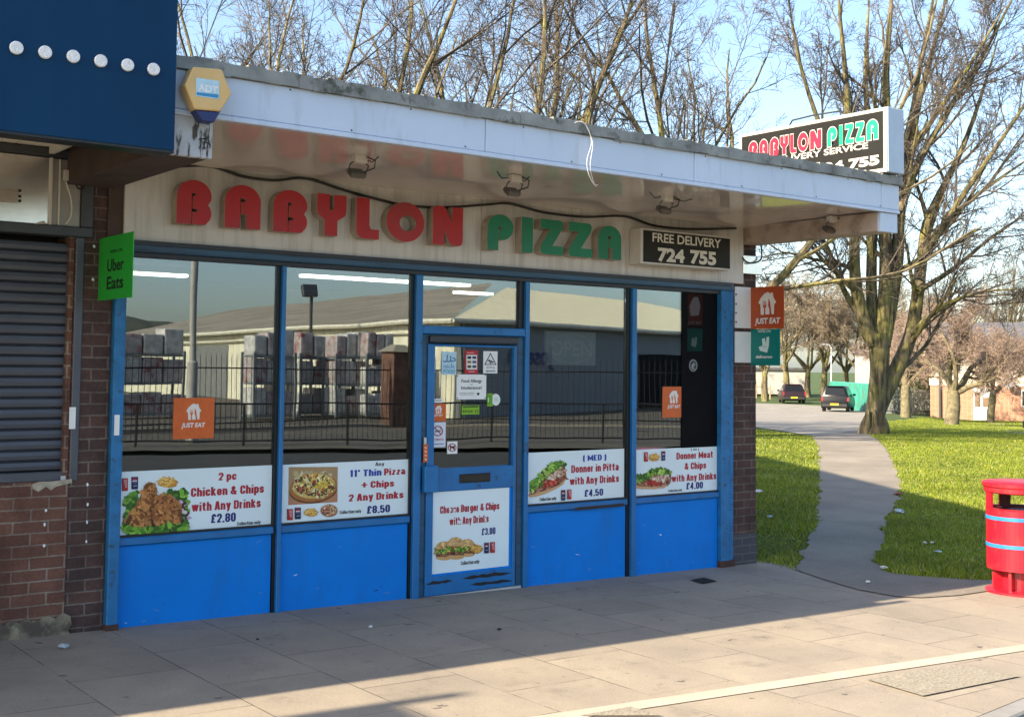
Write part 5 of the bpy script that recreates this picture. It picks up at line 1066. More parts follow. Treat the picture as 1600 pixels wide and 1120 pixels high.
big = T.build('bare_tree', 'big mossy multi-stemmed bare tree beside the path', None, tuple(base), BARK, TWIG)
print('big tree polylines', T.n)
# low branch hanging in behind the pier
# cherry trees in front of the house
CHER = [dict(n=7, t0=.2, ang=42, len=.8, rad=.55, wig=.22, trop=.05, seg=.35, rmax=.07), dict(n=10, t0=.1, ang=46, len=.66, rad=.5, wig=.22, trop=.03, seg=.25, rmin=.013), dict(n=10, t0=.1, ang=50, len=.62, rad=.55, wig=.2, trop=.0, seg=.2, rmin=.012), dict(n=3.4, t0=.1, ang=50, len=.7, rad=.6, wig=.2, trop=-.01, seg=.2, rmin=.011)]
def cherry(seed, ht, r, limbs, L):
    rng = random.Random(seed); T = Tree(rng, .05); q = T.path(np.array((0, 0, -.2)), np.array((0, 0, 1.)), ht+.2, r*1.25, r, .06, .06, .35); T.put(q[0], q[1])
    for k in range(limbs):
        a = 6.283*k/limbs+rng.uniform(-.5, .5); sp = math.radians(rng.uniform(18, 62)); d = np.array((math.cos(a)*math.sin(sp), math.sin(a)*math.sin(sp), math.cos(sp)))
        s_ = T.path(q[0][-1]-np.array((0, 0, rng.uniform(0, .25))), d, L*rng.uniform(.8, 1.2), r*rng.uniform(.45, .65), .035, .16, .05, .4); T.put(s_[0], s_[1]); T.grow(*s_, L*.85, 0, CHER)
    return T
for seed, px, ht, r, L, lab in ((31, (1415, 652), 1.9, .26, 3.4, 'pollarded cherry tree with pinkish twigs before dark hedge'), (32, (1487, 664), 1.7, .30, 3.9, 'thick mossy cherry tree with pinkish twigs, middle one before house'), (33, (1548, 661), 1.9, .20, 3.8, 'slim crooked cherry tree with pinkish twigs before house door')):
    q = G(px); cherry(seed, ht, r, 5, L).build('cherry_tree', lab, 'cherry trees in front of the house', tuple(q), BARKC, TWIGP)
# far tree belt
FAR = [dict(n=7, t0=.25, ang=36, len=.7, rad=.5, wig=.14, trop=.04, seg=.8, rmax=.09), dict(n=8, t0=.1, ang=42, len=.6, rad=.5, wig=.16, trop=.02, seg=.6, rmin=.02), dict(n=10, t0=.1, ang=45, len=.6, rad=.6, wig=.18, trop=.0, seg=.5, rmin=.018), dict(n=3, t0=.1, ang=48, len=.6, rad=.6, wig=.2, trop=.0, seg=.4, rmin=.016)]
def fartree(seed, H, r):
    rng = random.Random(seed); T = Tree(rng, .06); q = T.path(np.array((0, 0, -.3)), np.array((0, 0, 1.)), H*.28, r*1.2, r*.8, .05, .03, .6); T.put(q[0], q[1])
    for k in range(6):
        a = 1.047*k+rng.uniform(-.4, .4); sp = math.radians(rng.uniform(12, 55)); d = np.array((math.cos(a)*math.sin(sp), math.sin(a)*math.sin(sp), math.cos(sp)))
        s_ = T.path(q[0][-1]-np.array((0, 0, rng.uniform(0, 1.))), d, H*.6*rng.uniform(.8, 1.1), r*.5, .03, .09, .04, .8); T.put(s_[0], s_[1]); T.grow(*s_, H*.4, 0, FAR)
    return T
fp = {}
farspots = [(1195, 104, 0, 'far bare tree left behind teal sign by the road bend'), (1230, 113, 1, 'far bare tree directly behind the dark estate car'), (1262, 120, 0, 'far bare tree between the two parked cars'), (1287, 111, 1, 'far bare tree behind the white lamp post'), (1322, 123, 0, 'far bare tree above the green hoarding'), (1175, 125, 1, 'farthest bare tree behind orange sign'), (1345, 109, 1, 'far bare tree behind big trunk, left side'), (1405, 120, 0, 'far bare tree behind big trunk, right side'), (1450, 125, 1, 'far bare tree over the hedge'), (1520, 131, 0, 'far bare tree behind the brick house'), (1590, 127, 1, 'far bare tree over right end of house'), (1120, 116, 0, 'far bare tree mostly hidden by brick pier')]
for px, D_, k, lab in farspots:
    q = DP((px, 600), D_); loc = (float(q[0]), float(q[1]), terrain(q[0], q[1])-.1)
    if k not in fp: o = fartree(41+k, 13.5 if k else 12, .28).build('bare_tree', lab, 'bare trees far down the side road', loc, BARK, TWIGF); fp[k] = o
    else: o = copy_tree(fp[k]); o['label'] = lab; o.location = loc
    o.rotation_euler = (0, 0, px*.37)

#@@BACKDROP
def dloc(px, y, D_): q = DP((px, y), D_); return q
# house
hq = G((1540, 657)); hd_ = float(np.dot(hq-CAM, FX))
hs = hd_/1909.24                                        # metres per photo pixel there
rx = RX.copy(); rx[2] = 0; rx /= np.linalg.norm(rx); bk = np.array((-rx[1], rx[0], 0.))
hz = float(terrain(hq[0], hq[1]))
rot_h = math.radians(-23); hu = rx*math.cos(rot_h)+bk*math.sin(rot_h); hv = np.array((-hu[1], hu[0], 0.))
house = thing('house', 'orange brick house with cream upper storey behind cherry trees', 'house', (float(hq[0]), float(hq[1]), hz))
def H(u, d, z): return np.array((hq[0], hq[1], hz))+hu*u+hv*d+np.array((0, 0, z))
def hbox(u0, u1, d0, d1, z0, z1): return [H(u, d, z0) for u, d in ((u0, d0), (u1, d0), (u1, d1), (u0, d1))], [H(u, d, z1) for u, d in ((u0, d0), (u1, d0), (u1, d1), (u0, d1))]
def U(px): return (px-1540)*hs
hL = U(1458)
z_lo = (657-603)*hs; RENDER_ = mat('cream_render', (.66, .6, .48), .8, .08, 2); DOORW = mat('grey_white_door', (.55, .58, .6), .4, .06); WINGL = mat('dark_window', (.05, .045, .04), .1, .3); SLATE = mat('slate_roof', (.10, .10, .11), .7, .3, 4)
MB().hexa(*hbox(hL, 9, 0, 7, -.3, z_lo)).build('wall', BRICKH, house)
MB().hexa(*hbox(hL-.05, 9, -.04, 7, z_lo, 5.0)).build('upper_wall', RENDER_, house)
rf = MB(); a = [H(hL-.3, -.4, 5.0), H(hL-.3, 3.5, 6.6), H(hL-.3, 7.4, 5.0)]; rf.prism(a, hu*(9.6-hL)); rf.build('roof', SLATE, house)
d0, d1 = U(1522.5), U(1550); dh = (657-606)*hs
dw = MB().hexa(*hbox(d0, d1, -.03, .06, .0, dh)).build('door', DOORW, house)
pn_ = MB(); pn_.hexa(*hbox(d0+.08, d0+(d1-d0)*.36, -.045, -.032, dh*.42, dh*.86)).hexa(*hbox(d0+(d1-d0)*.5, d1-.06, -.045, -.032, dh*.42, dh*.7)); pn_.build('glazing', mat('brown_glazing', (.22, .15, .10), .2), dw)
for u0, u1, za_, zb_ in ((U(1592), U(1625), dh*.45, dh*.95), (U(1470), U(1505), 3.2, 4.4), (U(1560), U(1595), 3.2, 4.4)):
    w_ = MB().hexa(*hbox(u0, u1, -.07, .05, za_, zb_)).build('window', DOORW, house); MB().hexa(*hbox(u0+.06, (u0+u1)/2-.03, -.078, -.072, za_+.06, zb_-.06)).hexa(*hbox((u0+u1)/2+.03, u1-.06, -.078, -.072, za_+.06, zb_-.06)).build('pane', WINGL, w_)
up_ = U(1473); MB().tube([H(up_, -.08, -.1), H(up_, -.08, 5.0)], .09, 8).build('downpipe', DKSTEEL, house)
ds = MB(); c_ = H(U(1577), -.45, (657-600)*hs); nrm = (-hv*.8-hu*.5+np.array((0, 0, .35))); nrm /= np.linalg.norm(nrm); e1_ = np.cross(nrm, (0, 0, 1)); e1_ /= np.linalg.norm(e1_); e2_ = np.cross(nrm, e1_)
vs_ = [c_]; fs_ = []
for r_i, (rr, dep) in enumerate(((.12, .01), (.24, .05), (.33, .1))):
    for j in range(16): a = j*math.pi/8; vs_.append(c_+e1_*rr*math.cos(a)+e2_*rr*math.sin(a)+nrm*dep)
fs_ = [(0, 1+j, 1+(j+1) % 16) for j in range(16)]+[(1+r*16+j, 1+r*16+(j+1) % 16, 1+(r+1)*16+(j+1) % 16, 1+(r+1)*16+j) for r in range(2) for j in range(16)]
ds.add(vs_, fs_); ds.tube([c_, H(U(1577), -.02, (657-600)*hs-.1)], .03, 6); ds.build('satellite_dish', mat('grey_dish', (.25, .25, .25), .5), house)
# iron fence and hedge behind it
fa_, fb_ = G((1385, 646)), G((1458, 647)); fd = fb_-fa_; FL = np.linalg.norm(fd[:2]); fu = fd/np.linalg.norm(fd)
ms = float(np.dot((fa_+fb_)/2-CAM, FX))/1909.24
fence = thing('iron_fence', 'grey vertical bar fence in front of dark hedge', 'fence', tuple(fa_)); fh = (646-607)*ms
fm = MB(); nb_ = int(FL/.2)
for i in range(nb_+1): q = fa_+fu*FL*i/nb_; fm.tube([q+np.array((0, 0, -.1)), q+np.array((0, 0, fh))], .022, 4)
fm.build('bars', mat('galvanised_bars', (.30, .32, .30), .5), fence)
rm = MB()
for zz in (.2, fh-.15): rm.tube([fa_+np.array((0, 0, zz)), fb_+np.array((0, 0, zz))], .03, 4)
rm.build('rail', mat('galvanised_bars', (.30, .32, .30)), fence)
def leafblob(name, label, cat, boxes, n_, size, cols, group=None):
    rg = np.random.default_rng(5); V = []; Fc = []; M = []
    for c0, ax, ay, az in boxes:
        for i in range(n_):
            u, v, w = rg.uniform(-1, 1, 3); s_ = max(abs(u), abs(v), abs(w)); 
            if s_ < .55: u, v, w = (np.array((u, v, w))/(s_+1e-6)*rg.uniform(.6, 1))
            b0 = c0+ax*u+ay*v+az*w*(1+.12*math.sin(u*9)); a1 = rg.normal(size=3); a1 /= np.linalg.norm(a1); a2 = np.cross(a1, rg.normal(size=3)); a2 /= np.linalg.norm(a2); q = size*rg.uniform(.6, 1.4)
            o = len(V); V += [b0-a1*q, b0+a2*q*.5, b0+a1*q, b0-a2*q*.5]; Fc.append((o, o+1, o+2, o+3)); M.append(int(rg.integers(0, len(cols))))
    m_ = MB(); m_.v = [tuple(v) for v in V]; m_.f = Fc; m_.m = M; m_.c = [None]*len(Fc)
    return tag(m_.build(name, cols, fixn=False), label, cat, group)
HG = [mat('hedge_dark', (.022, .035, .01), .6), mat('hedge_mid', (.05, .065, .018), .6), mat('hedge_pale', (.16, .15, .06), .6)]
hc = (fa_+fb_)/2+bk*1.1+np.array((0, 0, (646-575)*ms*.5)); leafblob('hedge', 'dark glossy hedge behind grey bar fence', 'hedge', [(hc, fu*FL*.52, bk*.8, np.array((0, 0, (646-575)*ms*.5)))], 5200, .11, HG)
# green hoarding
ha, hb_ = G((1296, 634)), G((1356, 644)); hm = MB(); hd2 = hb_-ha; L2 = np.linalg.norm(hd2[:2]); hu2 = hd2/L2; hn = np.array((-hu2[1], hu2[0], 0)); msg = float(np.dot(hb_-CAM, FX))/1909.24; hh2 = (642-598)*msg
gp = thing('green_hoarding', 'turquoise green corrugated hoarding behind the parked cars', 'fence', tuple(ha)); k = 30
hp = MB(); hp.add([ha+hu2*L2*i/k*1.02+hn*(.05 if (i//1) % 2 else 0)+np.array((0, 0, z_)) for z_ in (-.2, hh2) for i in range(k+1)], [(i, i+1, i+1+k+1, i+k+1) for i in range(k)]); hp.build('panel', mat('turquoise_sheet', (.035, .26, .19), .5, .3, 1.5, dirt=(.12, .13, .05), ds=1.6, dlo=.56, dhi=.64), gp, fixn=False)
MB().tube([ha+hn*.08+np.array((0, 0, hh2)), hb_+hn*.08+np.array((0, 0, hh2))], .05, 6).build('cap_rail', mat('turquoise_rail', (.06, .4, .3), .5), gp)
# lamp post, saplings with stakes
lp = G((1299, 628)); lms = float(np.dot(lp-CAM, FX))/1909.24; lh = (628-539)*lms
lpt = thing('street_lamp', 'slim white street lamp with short arm beside parked cars', 'street lamp', tuple(lp)); LW = mat('white_column', (.7, .7, .68), .4, .05)
MB().tube([lp, lp+np.array((0, 0, lh*.25))], .09, 8).tube([lp+np.array((0, 0, lh*.25)), lp+np.array((0, 0, lh*.95)), lp-rx*.15+np.array((0, 0, lh)), lp-rx*.35+np.array((0, 0, lh+.02))], .055, 8).build('column', LW, lpt, smooth=True)
MB().obox(lp-rx*.6+np.array((0, 0, lh+.03)), rx*.3, bk*.1, (0, 0, .05)).build('lantern', LW, lpt, bevel=.02)
for i, (px, lab) in enumerate((((1186, 622), 'timber tree stakes on verge by brick pier, left group'), ((1199, 624), 'timber tree stakes on verge by brick pier, right group'))):
    q = G(px); t = thing('tree_stakes', lab, 'stakes', tuple(q), 'tree stakes on the verge'); m_ = float(np.dot(q-CAM, FX))/1909.24; hgt = 22*m_
    for dx in (-.25, .25): MB().tube([q+rx*dx, q+rx*dx+np.array((0, 0, hgt))], .06, 6).build('stake', mat('stake_timber', (.35, .27, .16), .8), t)
    MB().obox(q+np.array((0, 0, hgt*.8)), rx*.3, bk*.02, (0, 0, .05)).build('crossbar', mat('stake_timber', (.35, .27, .16)), t)
# pale buildings far away
def farblock(px0, px1, ytop, D_, label, wins):
    a, b = DP((px0, 600), D_), DP((px1, 600), D_); z0 = -1.; zt = float(DP(((px0+px1)/2, ytop), D_)[2]); w = np.linalg.norm((b-a)[:2])
    t = thing('far_building', label, 'building', (float(a[0]+b[0])/2, float(a[1]+b[1])/2, 0)); dv = ray((px0, 600)); dv[2] = 0; dv = dv/np.linalg.norm(dv)*8; u_ = (b-a); u_[2] = 0; u_ /= np.linalg.norm(u_)
    MB().hexa([(*(a[:2]), z0), (*(b[:2]), z0), (*((b+dv)[:2]), z0), (*((a+dv)[:2]), z0)], [(*(a[:2]), zt), (*(b[:2]), zt), (*((b+dv)[:2]), zt), (*((a+dv)[:2]), zt)]).build('wall', mat('pale_far_render', (.44, .43, .41), .8, .08, 1), t)
    MB().hexa([(*((a-bk*.2-u_*.2)[:2]), zt), (*((b-bk*.2+u_*.2)[:2]), zt), (*((b+dv+u_*.2)[:2]), zt), (*((a+dv-u_*.2)[:2]), zt)], [(*((a-bk*.2-u_*.2)[:2]), zt+.25), (*((b-bk*.2+u_*.2)[:2]), zt+.25), (*((b+dv+u_*.2)[:2]), zt+.25), (*((a+dv-u_*.2)[:2]), zt+.25)]).build('roof', SLATE, t)
    for i in range(wins):
        for zr in (1.0, 3.4):
            c_ = a+(b-a)*(i+.5)/wins; 
            if zr+1.2 < zt: MB().obox(np.array((c_[0], c_[1], zr+.6))-bk*.03, u_*w/wins*.25, bk*.05, (0, 0, .6)).build('window', WINGL, t)
farblock(1336, 1362, 552, 88, 'pale grey slab building edge left of the big trunk', 0)
farblock(1130, 1262, 578, 125, 'low pale building far behind the estate car', 6)
# parked cars
CARG = mat('black_car_paint', (.006, .0065, .008), .3, .1, 2, coat=.1, spec=.25); CARB = mat('dark_maroon_paint', (.02, .011, .014), .3, .1, 2, coat=.1, spec=.25); CGL = mat('car_glass', (.008, .01, .012), .1, .1, spec=.3); TYRE = mat('tyre_rubber', (.02, .02, .02), .8); RIM = mat('alloy_rim', (.4, .4, .42), .3, metal=.7)
TAIL = mat('tail_lamp_red', (.35, .01, .01), .2); PLATE = mat('yellow_number_plate', (.75, .52, .03), .4); BUMP = mat('black_bumper', (.02, .02, .022), .5)
def car(label, loc, heading, paint, L, W, Hc, hatch, back='hatch'):
    t = thing('parked_car', label, 'car', (0, 0, 0)); w = W/2
    # side profile: x forward, rear at x=0
    bl_ = .95*Hc/1.55
    prof = [(0.02, .30), (0.0, .55), (.05, .80), (.10, bl_), (L*.76, bl_-.03), (L*.95, bl_-.16), (L, .62), (L, .32), (L*.9, .22), (.15, .22)]
    def sect(pf, wk):
        m_ = MB(); n_ = len(pf); rings = []
        for yk, ins in ((-1, .06), (-.93, 0.), (.93, 0.), (1, .06)):
            cx_ = sum(p[0] for p in pf)/n_; cz_ = sum(p[1] for p in pf)/n_
            rings.append([(p[0]+(cx_-p[0])*ins*.5, yk*wk(p[1]), p[1]+(cz_-p[1])*ins) for p in pf])
        m_.add([v for r in rings for v in r], [(k*n_+i, k*n_+(i+1) % n_, (k+1)*n_+(i+1) % n_, (k+1)*n_+i) for k in range(3) for i in range(n_)]+[tuple(range(n_))[::-1], tuple(range(3*n_, 4*n_))]); return m_
    sect(prof, lambda z: w*(1-.06*max(0, z-.6))).build('body', paint, t, bevel=.03, smooth=True, seg=2)
    cab = [(.12, bl_-.02), (hatch, Hc-.1), (hatch+.25, Hc-.02), (L*.45, Hc), (L*.56, Hc-.08), (L*.75, bl_-.05)]
    wk = lambda z: w*(.95-.22*(z-bl_)/(Hc-bl_))
    sect(cab, wk).build('cabin', paint, t, bevel=.03, smooth=True, seg=2)
    zl, zu = bl_+.06, Hc-.13; fx_ = lambda z: .12+(hatch-.12)*(z-bl_+.02)/(Hc-.1-bl_+.02)
    MB().hexa([(fx_(zl)-.012, -wk(zl)*.82, zl), (fx_(zl)-.012, wk(zl)*.82, zl), (fx_(zl)+.05, wk(zl)*.82, zl), (fx_(zl)+.05, -wk(zl)*.82, zl)], [(fx_(zu)-.012, -wk(zu)*.82, zu), (fx_(zu)-.012, wk(zu)*.82, zu), (fx_(zu)+.05, wk(zu)*.82, zu), (fx_(zu)+.05, -wk(zu)*.82, zu)]).build('rear_window', CGL, t)
    for s in (-1, 1):
        m_ = MB(); q = [(hatch+.25, zl), (hatch+.42, zu), (L*.52, zu), (L*.68, zl)]
        m_.prism([(x, s*(wk(z)*1.003+.004), z) for x, z in q], (0, -s*.03, 0)); m_.build('side_window', CGL, t)
        MB().hexa([(.0, s*w*.93-.1, .66), (.0, s*w*.93+.03, .66), (.12, s*w*.93+.04, .66), (.12, s*w*.93-.1, .66)], [(.06, s*w*.93-.08, .92), (.06, s*w*.93+.02, .92), (.2, s*w*.93+.02, .92), (.2, s*w*.93-.08, .92)]).build('tail_light', TAIL, t, bevel=.015)
        MB().obox((L*.66, s*(w+.08), bl_+.05), (.06, 0, 0), (0, .09, 0), (0, 0, .07)).build('mirror', paint, t, bevel=.02)
        for xw in (L*.18, L*.8):
            whl = MB(); rr = .31; n_ = 20
            whl.add([(xw+r*math.cos(2*math.pi*j/n_), s*(w-.02)+dy, rr+r*math.sin(2*math.pi*j/n_)) for r, dy in ((.2, s*.02), (rr, s*.0), (rr, -s*.2), (.2, -s*.2)) for j in range(n_)], [(k*n_+j, k*n_+(j+1) % n_, (k+1)*n_+(j+1) % n_, (k+1)*n_+j) for k in range(3) for j in range(n_)])
            wo = whl.build('wheel', TYRE, t, smooth=True); MB().prism([(xw+.2*math.cos(j*.3927), s*(w-.005), rr+.2*math.sin(j*.3927)) for j in range(16)], (0, -s*.1, 0)).build('rim', RIM, wo)
    MB().box(-.05, .12, -w*.94, w*.94, .3, .52).build('bumper', BUMP, t, bevel=.04)
    MB().box(-.062, -.051, -.26, .26, .42, .53).build('number_plate', PLATE, t)
    MB().obox((hatch+.2, 0, Hc-.0), (.12, 0, 0), (0, w*.6, 0), (0, 0, .015)).build('spoiler', paint, t, bevel=.01)
    MB().lathe((0, 0, 0), [(.0, 0)], 3) if False else None
    t.location = loc; t.rotation_euler = (0, 0, heading); return t
c1 = G((1241, 631)); hd1 = math.atan2(FX[1], FX[0])
car('dark maroon estate car parked facing away on side road', (float(c1[0]), float(c1[1]), float(c1[2])+.03), math.atan2(ray((1241, 600))[1], ray((1241, 600))[0])+.10, CARB, 4.4, 1.82, 1.52, .55)
c2 = G((1304, 644)); car('black tall hatchback parked facing away nearest the big tree', (float(c2[0]), float(c2[1]), float(c2[2])+.03), math.atan2(ray((1304, 600))[1], ray((1304, 600))[0])-.12, CARG, 4.0, 1.72, 1.62, .32)
c3 = G((1621, 690)); car('dark blue car just entering at right edge on house path', (float(c3[0]), float(c3[1]), float(c3[2])+.03), math.atan2(RX[1], RX[0])+.05, mat('dark_blue_paint', (.015, .025, .06), .25, .1, 2, coat=.6), 4.1, 1.74, 1.45, .4)

#@@REFLECTED
# the other side of the road, seen only in the shop windows
IRON = mat('black_iron', (.012, .012, .012), .5)
def gz(x, y): return terrain(x, y)-.03
rl = [(1, -19.9), (5, -19.6), (10, -19.2), (14.4, -17.4), (18, -16.6), (20.5, -15.2), (23, -13.2), (26, -11.6)]
gr_ = thing('guard_railing', 'black pedestrian guard railing along the far kerb, in reflection', 'railing', (12, -18, -.3))
bars = MB(); posts = MB(); rails = MB()
for (a, b) in zip(rl, rl[1:]):
    A_, B_ = np.array((*a, gz(*a))), np.array((*b, gz(*b))); L = np.linalg.norm(B_-A_)
    for zz in (.12, .98): rails.tube([A_+np.array((0, 0, zz)), B_+np.array((0, 0, zz))], .022, 5)
    for i in range(int(L/.12)): q = A_+(B_-A_)*i/int(L/.12); bars.tube([q+np.array((0, 0, .12)), q+np.array((0, 0, .98))], .009, 4)
    for i in range(max(1, int(L/2))): q = A_+(B_-A_)*i/max(1, int(L/2)); posts.tube([q, q+np.array((0, 0, 1.0))], .03, 6)
bars.build('bars', IRON, gr_); posts.build('posts', IRON, gr_); rails.build('rail', IRON, gr_)
sp_ = [(2, -23.0), (11, -23.6), (20.4, -25.2)]; sp2 = [(20.9, -25.0), (24, -20.8), (34, -15.5)]
for k, pl_ in enumerate((sp_, sp2)):
    t = thing('spiked_fence', ('tall black spiked fence left of the brick pier, in reflection', 'tall black spiked fence right of the brick pier, in reflection')[k], 'fence', (*pl_[1], -.3)); b_, r_ = MB(), MB()
    for a, b in zip(pl_, pl_[1:]):
        A_, B_ = np.array((*a, gz(*a))), np.array((*b, gz(*b))); L = np.linalg.norm(B_-A_)
        for zz in (.25, 1.75): r_.tube([A_+np.array((0, 0, zz)), B_+np.array((0, 0, zz))], .02, 4)
        for i in range(int(L/.17)): q = A_+(B_-A_)*i/int(L/.17); b_.tube([q+np.array((0, 0, .1)), q+np.array((0, 0, 2.05)), q+np.array((0, 0, 2.2))], [.010, .010, .001], 4)
    b_.build('bars', IRON, t); r_.build('rail', IRON, t)
    MB().hexa([(*q, gz(*q)-.1) for q in (pl_[0], pl_[-1], (pl_[-1][0], pl_[-1][1]-.3), (pl_[0][0], pl_[0][1]-.3))], [(*q, gz(*q)+.05) for q in (pl_[0], pl_[-1], (pl_[-1][0], pl_[-1][1]-.3), (pl_[0][0], pl_[0][1]-.3))]).build('footing', CONC, t)
pz = gz(20.65, -25.3); pi_ = thing('brick_pier', 'brown brick gate pier with stone cap, in reflection', 'pier', (20.65, -25.3, pz)); MB().box(20.3, 21.0, -25.65, -24.95, pz-.1, pz+2.3).build('shaft', BRICKN, pi_)
MB().hexa([(20.2, -25.75, pz+2.3), (21.1, -25.75, pz+2.3), (21.1, -24.85, pz+2.3), (20.2, -24.85, pz+2.3)], [(20.5, -25.45, pz+2.52), (20.8, -25.45, pz+2.52), (20.8, -25.15, pz+2.52), (20.5, -25.15, pz+2.52)]).build('cap', CONC, pi_)
# tall lamp column
lz = gz(11.7, -19.3); tl = thing('street_lamp', 'tall grey lamp column by the guard railing, in reflection', 'street lamp', (11.7, -20.2, lz)); GALV = mat('grey_column', (.40, .38, .34), .5, .1)
MB().tube([(11.7, -20.2, lz), (11.7, -20.2, lz+1.9), (11.7, -20.2, lz+1.95), (11.68, -20.2, lz+8), (11.6, -19.6, lz+8.6), (11.5, -18.6, lz+8.75)], [.13, .13, .085, .075, .05, .045], 10).build('column', GALV, tl, smooth=True); MB().obox((11.45, -18.3, lz+8.75), (.12, 0, 0), (0, .35, 0), (0, 0, .07)).build('lantern', GALV, tl, bevel=.03)
# floodlight mast
fq = MR((487, 458), -36); fzb = gz(fq[0], -36.); fm_ = thing('floodlight_mast', 'slim mast with single floodlight in builders yard, in reflection', 'floodlight', (float(fq[0]), -36, fzb))
MB().tube([(fq[0], -36, fzb), (fq[0], -36, fq[2])], .07, 8).build('mast', DKSTEEL, fm_); MB().obox((fq[0]-.15, -35.9, fq[2]+.1), (.32, 0, 0), (0, .08, .03), (0, -.08, .24)).build('lamp_head', DKSTEEL, fm_, bevel=.02)
# cream warehouse
YW = mat('cream_cladding', (.78, .73, .55), .7, .15, 1.2, dirt=(.5, .46, .34), ds=1.5, dstretch=(2, 2, .3)); RW = mat('corrugated_roof', (.78, .70, .48), .7, .1, 2); GW = mat('shaded_cladding', (.30, .31, .31), .7, .08, 1)  # the grey copy is the front wall, with its shade put into the colour
wh = thing('warehouse', 'long cream warehouse with corrugated hipped roof across the road, in reflection', 'building', (30, -40, -.4))
Cn, Le, Re = np.array((25., -28.5)), np.array((31., -82.)), np.array((62., -41.)); dl_, dr_ = (Le-Cn)/np.linalg.norm(Le-Cn), (Re-Cn)/np.linalg.norm(Re-Cn); ez = 3.25
il = np.array((-dl_[1], dl_[0])); ir = np.array((dr_[1], -dr_[0]))
def wallq(a, b, inn, z0, z1, t_=.3): return [(*a, z0), (*b, z0), (*(b+inn*t_), z0), (*(a+inn*t_), z0)], [(*a, z1), (*b, z1), (*(b+inn*t_), z1), (*(a+inn*t_), z1)]
MB().hexa(*wallq(Cn, Le, il, -.8, ez)).build('wall', YW, wh); MB().hexa(*wallq(Cn+dr_*.31, Re, ir, -.8, ez)).build('wall', GW, wh)
A1 = np.array((38., -40.)); A2 = A1+dr_*10; A3 = A1+dl_*45
ov = .5; Cl = Cn-il*ov-ir*ov
def hip(a, b, inn, depth, k0, k1, rise, rows):
    """corrugated roof slope: ribs run square to the eave a-b, cut by hips of plan slope k0, k1"""
    m_ = MB(); a, b = np.array(a), np.array(b); L = np.linalg.norm(b-a); d = (b-a)/L; V = []
    for i in range(rows+1):
        t = L*i/rows; h = .05*(i % 2); dp = min(depth, t*k0, (L-t)*k1); q0 = a+d*t; q1 = q0+inn*dp; V += [(*q0, ez+h), (*q1, ez+h+rise*dp/depth)]
    m_.add(V, [(2*i, 2*i+2, 2*i+3, 2*i+1) for i in range(rows)]); return m_
hip(Cl, Re-ir*ov, ir, 9., .55, .9, 2.3, 150).build('roof', RW, wh, fixn=False)
hip(Cl, Le-il*ov, il, 9., .7, 9., 2.3, 150).build('roof', mat('shaded_roof_sheet', (.30, .26, .20), .7, .35, 1.2, stretch=(1, .15, 1)), wh, fixn=False)  # duller copy of the roof sheet, the weaker light on this slope painted in
MB().tube([(*Cl, ez-.02), (*(Le-il*ov), ez-.02)], .1, 6).tube([(*(Cl+il*.2), ez-.45), (*(Le-il*ov*.6), ez-.45)], .06, 6).tube([(*Cl, ez-.02), (*(Re-ir*ov), ez-.02)], .1, 6).build('gutter', mat('cream_gutter', (.75, .7, .55), .5), wh)
wq = MB()
for t0, t1 in ((14, 19), (20, 24), (25, 30)): a, b = Cn+dr_*t0, Cn+dr_*t1; wq.hexa(*wallq(a-ir*.05, b-ir*.05, ir, -.3, 2.2, .04))
wq.build('opening', mat('dark_opening', (.012, .013, .015), .8, spec=.1), wh)
for t0, t1, z1_ in ((3.0, 4.2, 2.0), (8, 10.5, 2.4), (26, 32, 2.6)):
    a, b = Cn+dl_*t0, Cn+dl_*t1; MB().hexa(*wallq(a-il*.05, b-il*.05, il, -.6, z1_, .04)).build('shutter_door', mat('grey_shutter_door', (.2, .2, .19), .7, .2, 2), wh)
dq = MB(); a, b = Cn+dl_*16, Cn+dl_*20; dq.hexa(*wallq(a-il*.05, b-il*.05, il, -.6, 2.3, .04)); dq.build('doorway', INT, wh)
tmv, tmf = text_mesh('Joseph', .01); u0 = tmv[:, 0].min(); wdt = tmv[:, 0].max()-u0; tw = MB()
a = Cn+dr_*6.8-ir*.06; tw.add([np.array((a[0], a[1], 1.7))+np.array((-dr_[0], -dr_[1], 0))*((v[0]-u0)/wdt*3.4)+np.array((0, 0, v[1]*1.1)) for v in tmv], tmf); tw.build('lettering', T_NAVY, wh, fixn=False)
MB().tube([(*(Cn+dr_*.5-ir*.1), -.5), (*(Cn+dr_*.5-ir*.1), ez)], .05, 6).tube([(*(Cn+dl_*9-il*.1), -.5), (*(Cn+dl_*9-il*.1), ez)], .05, 6).build('downpipe', YW, wh)
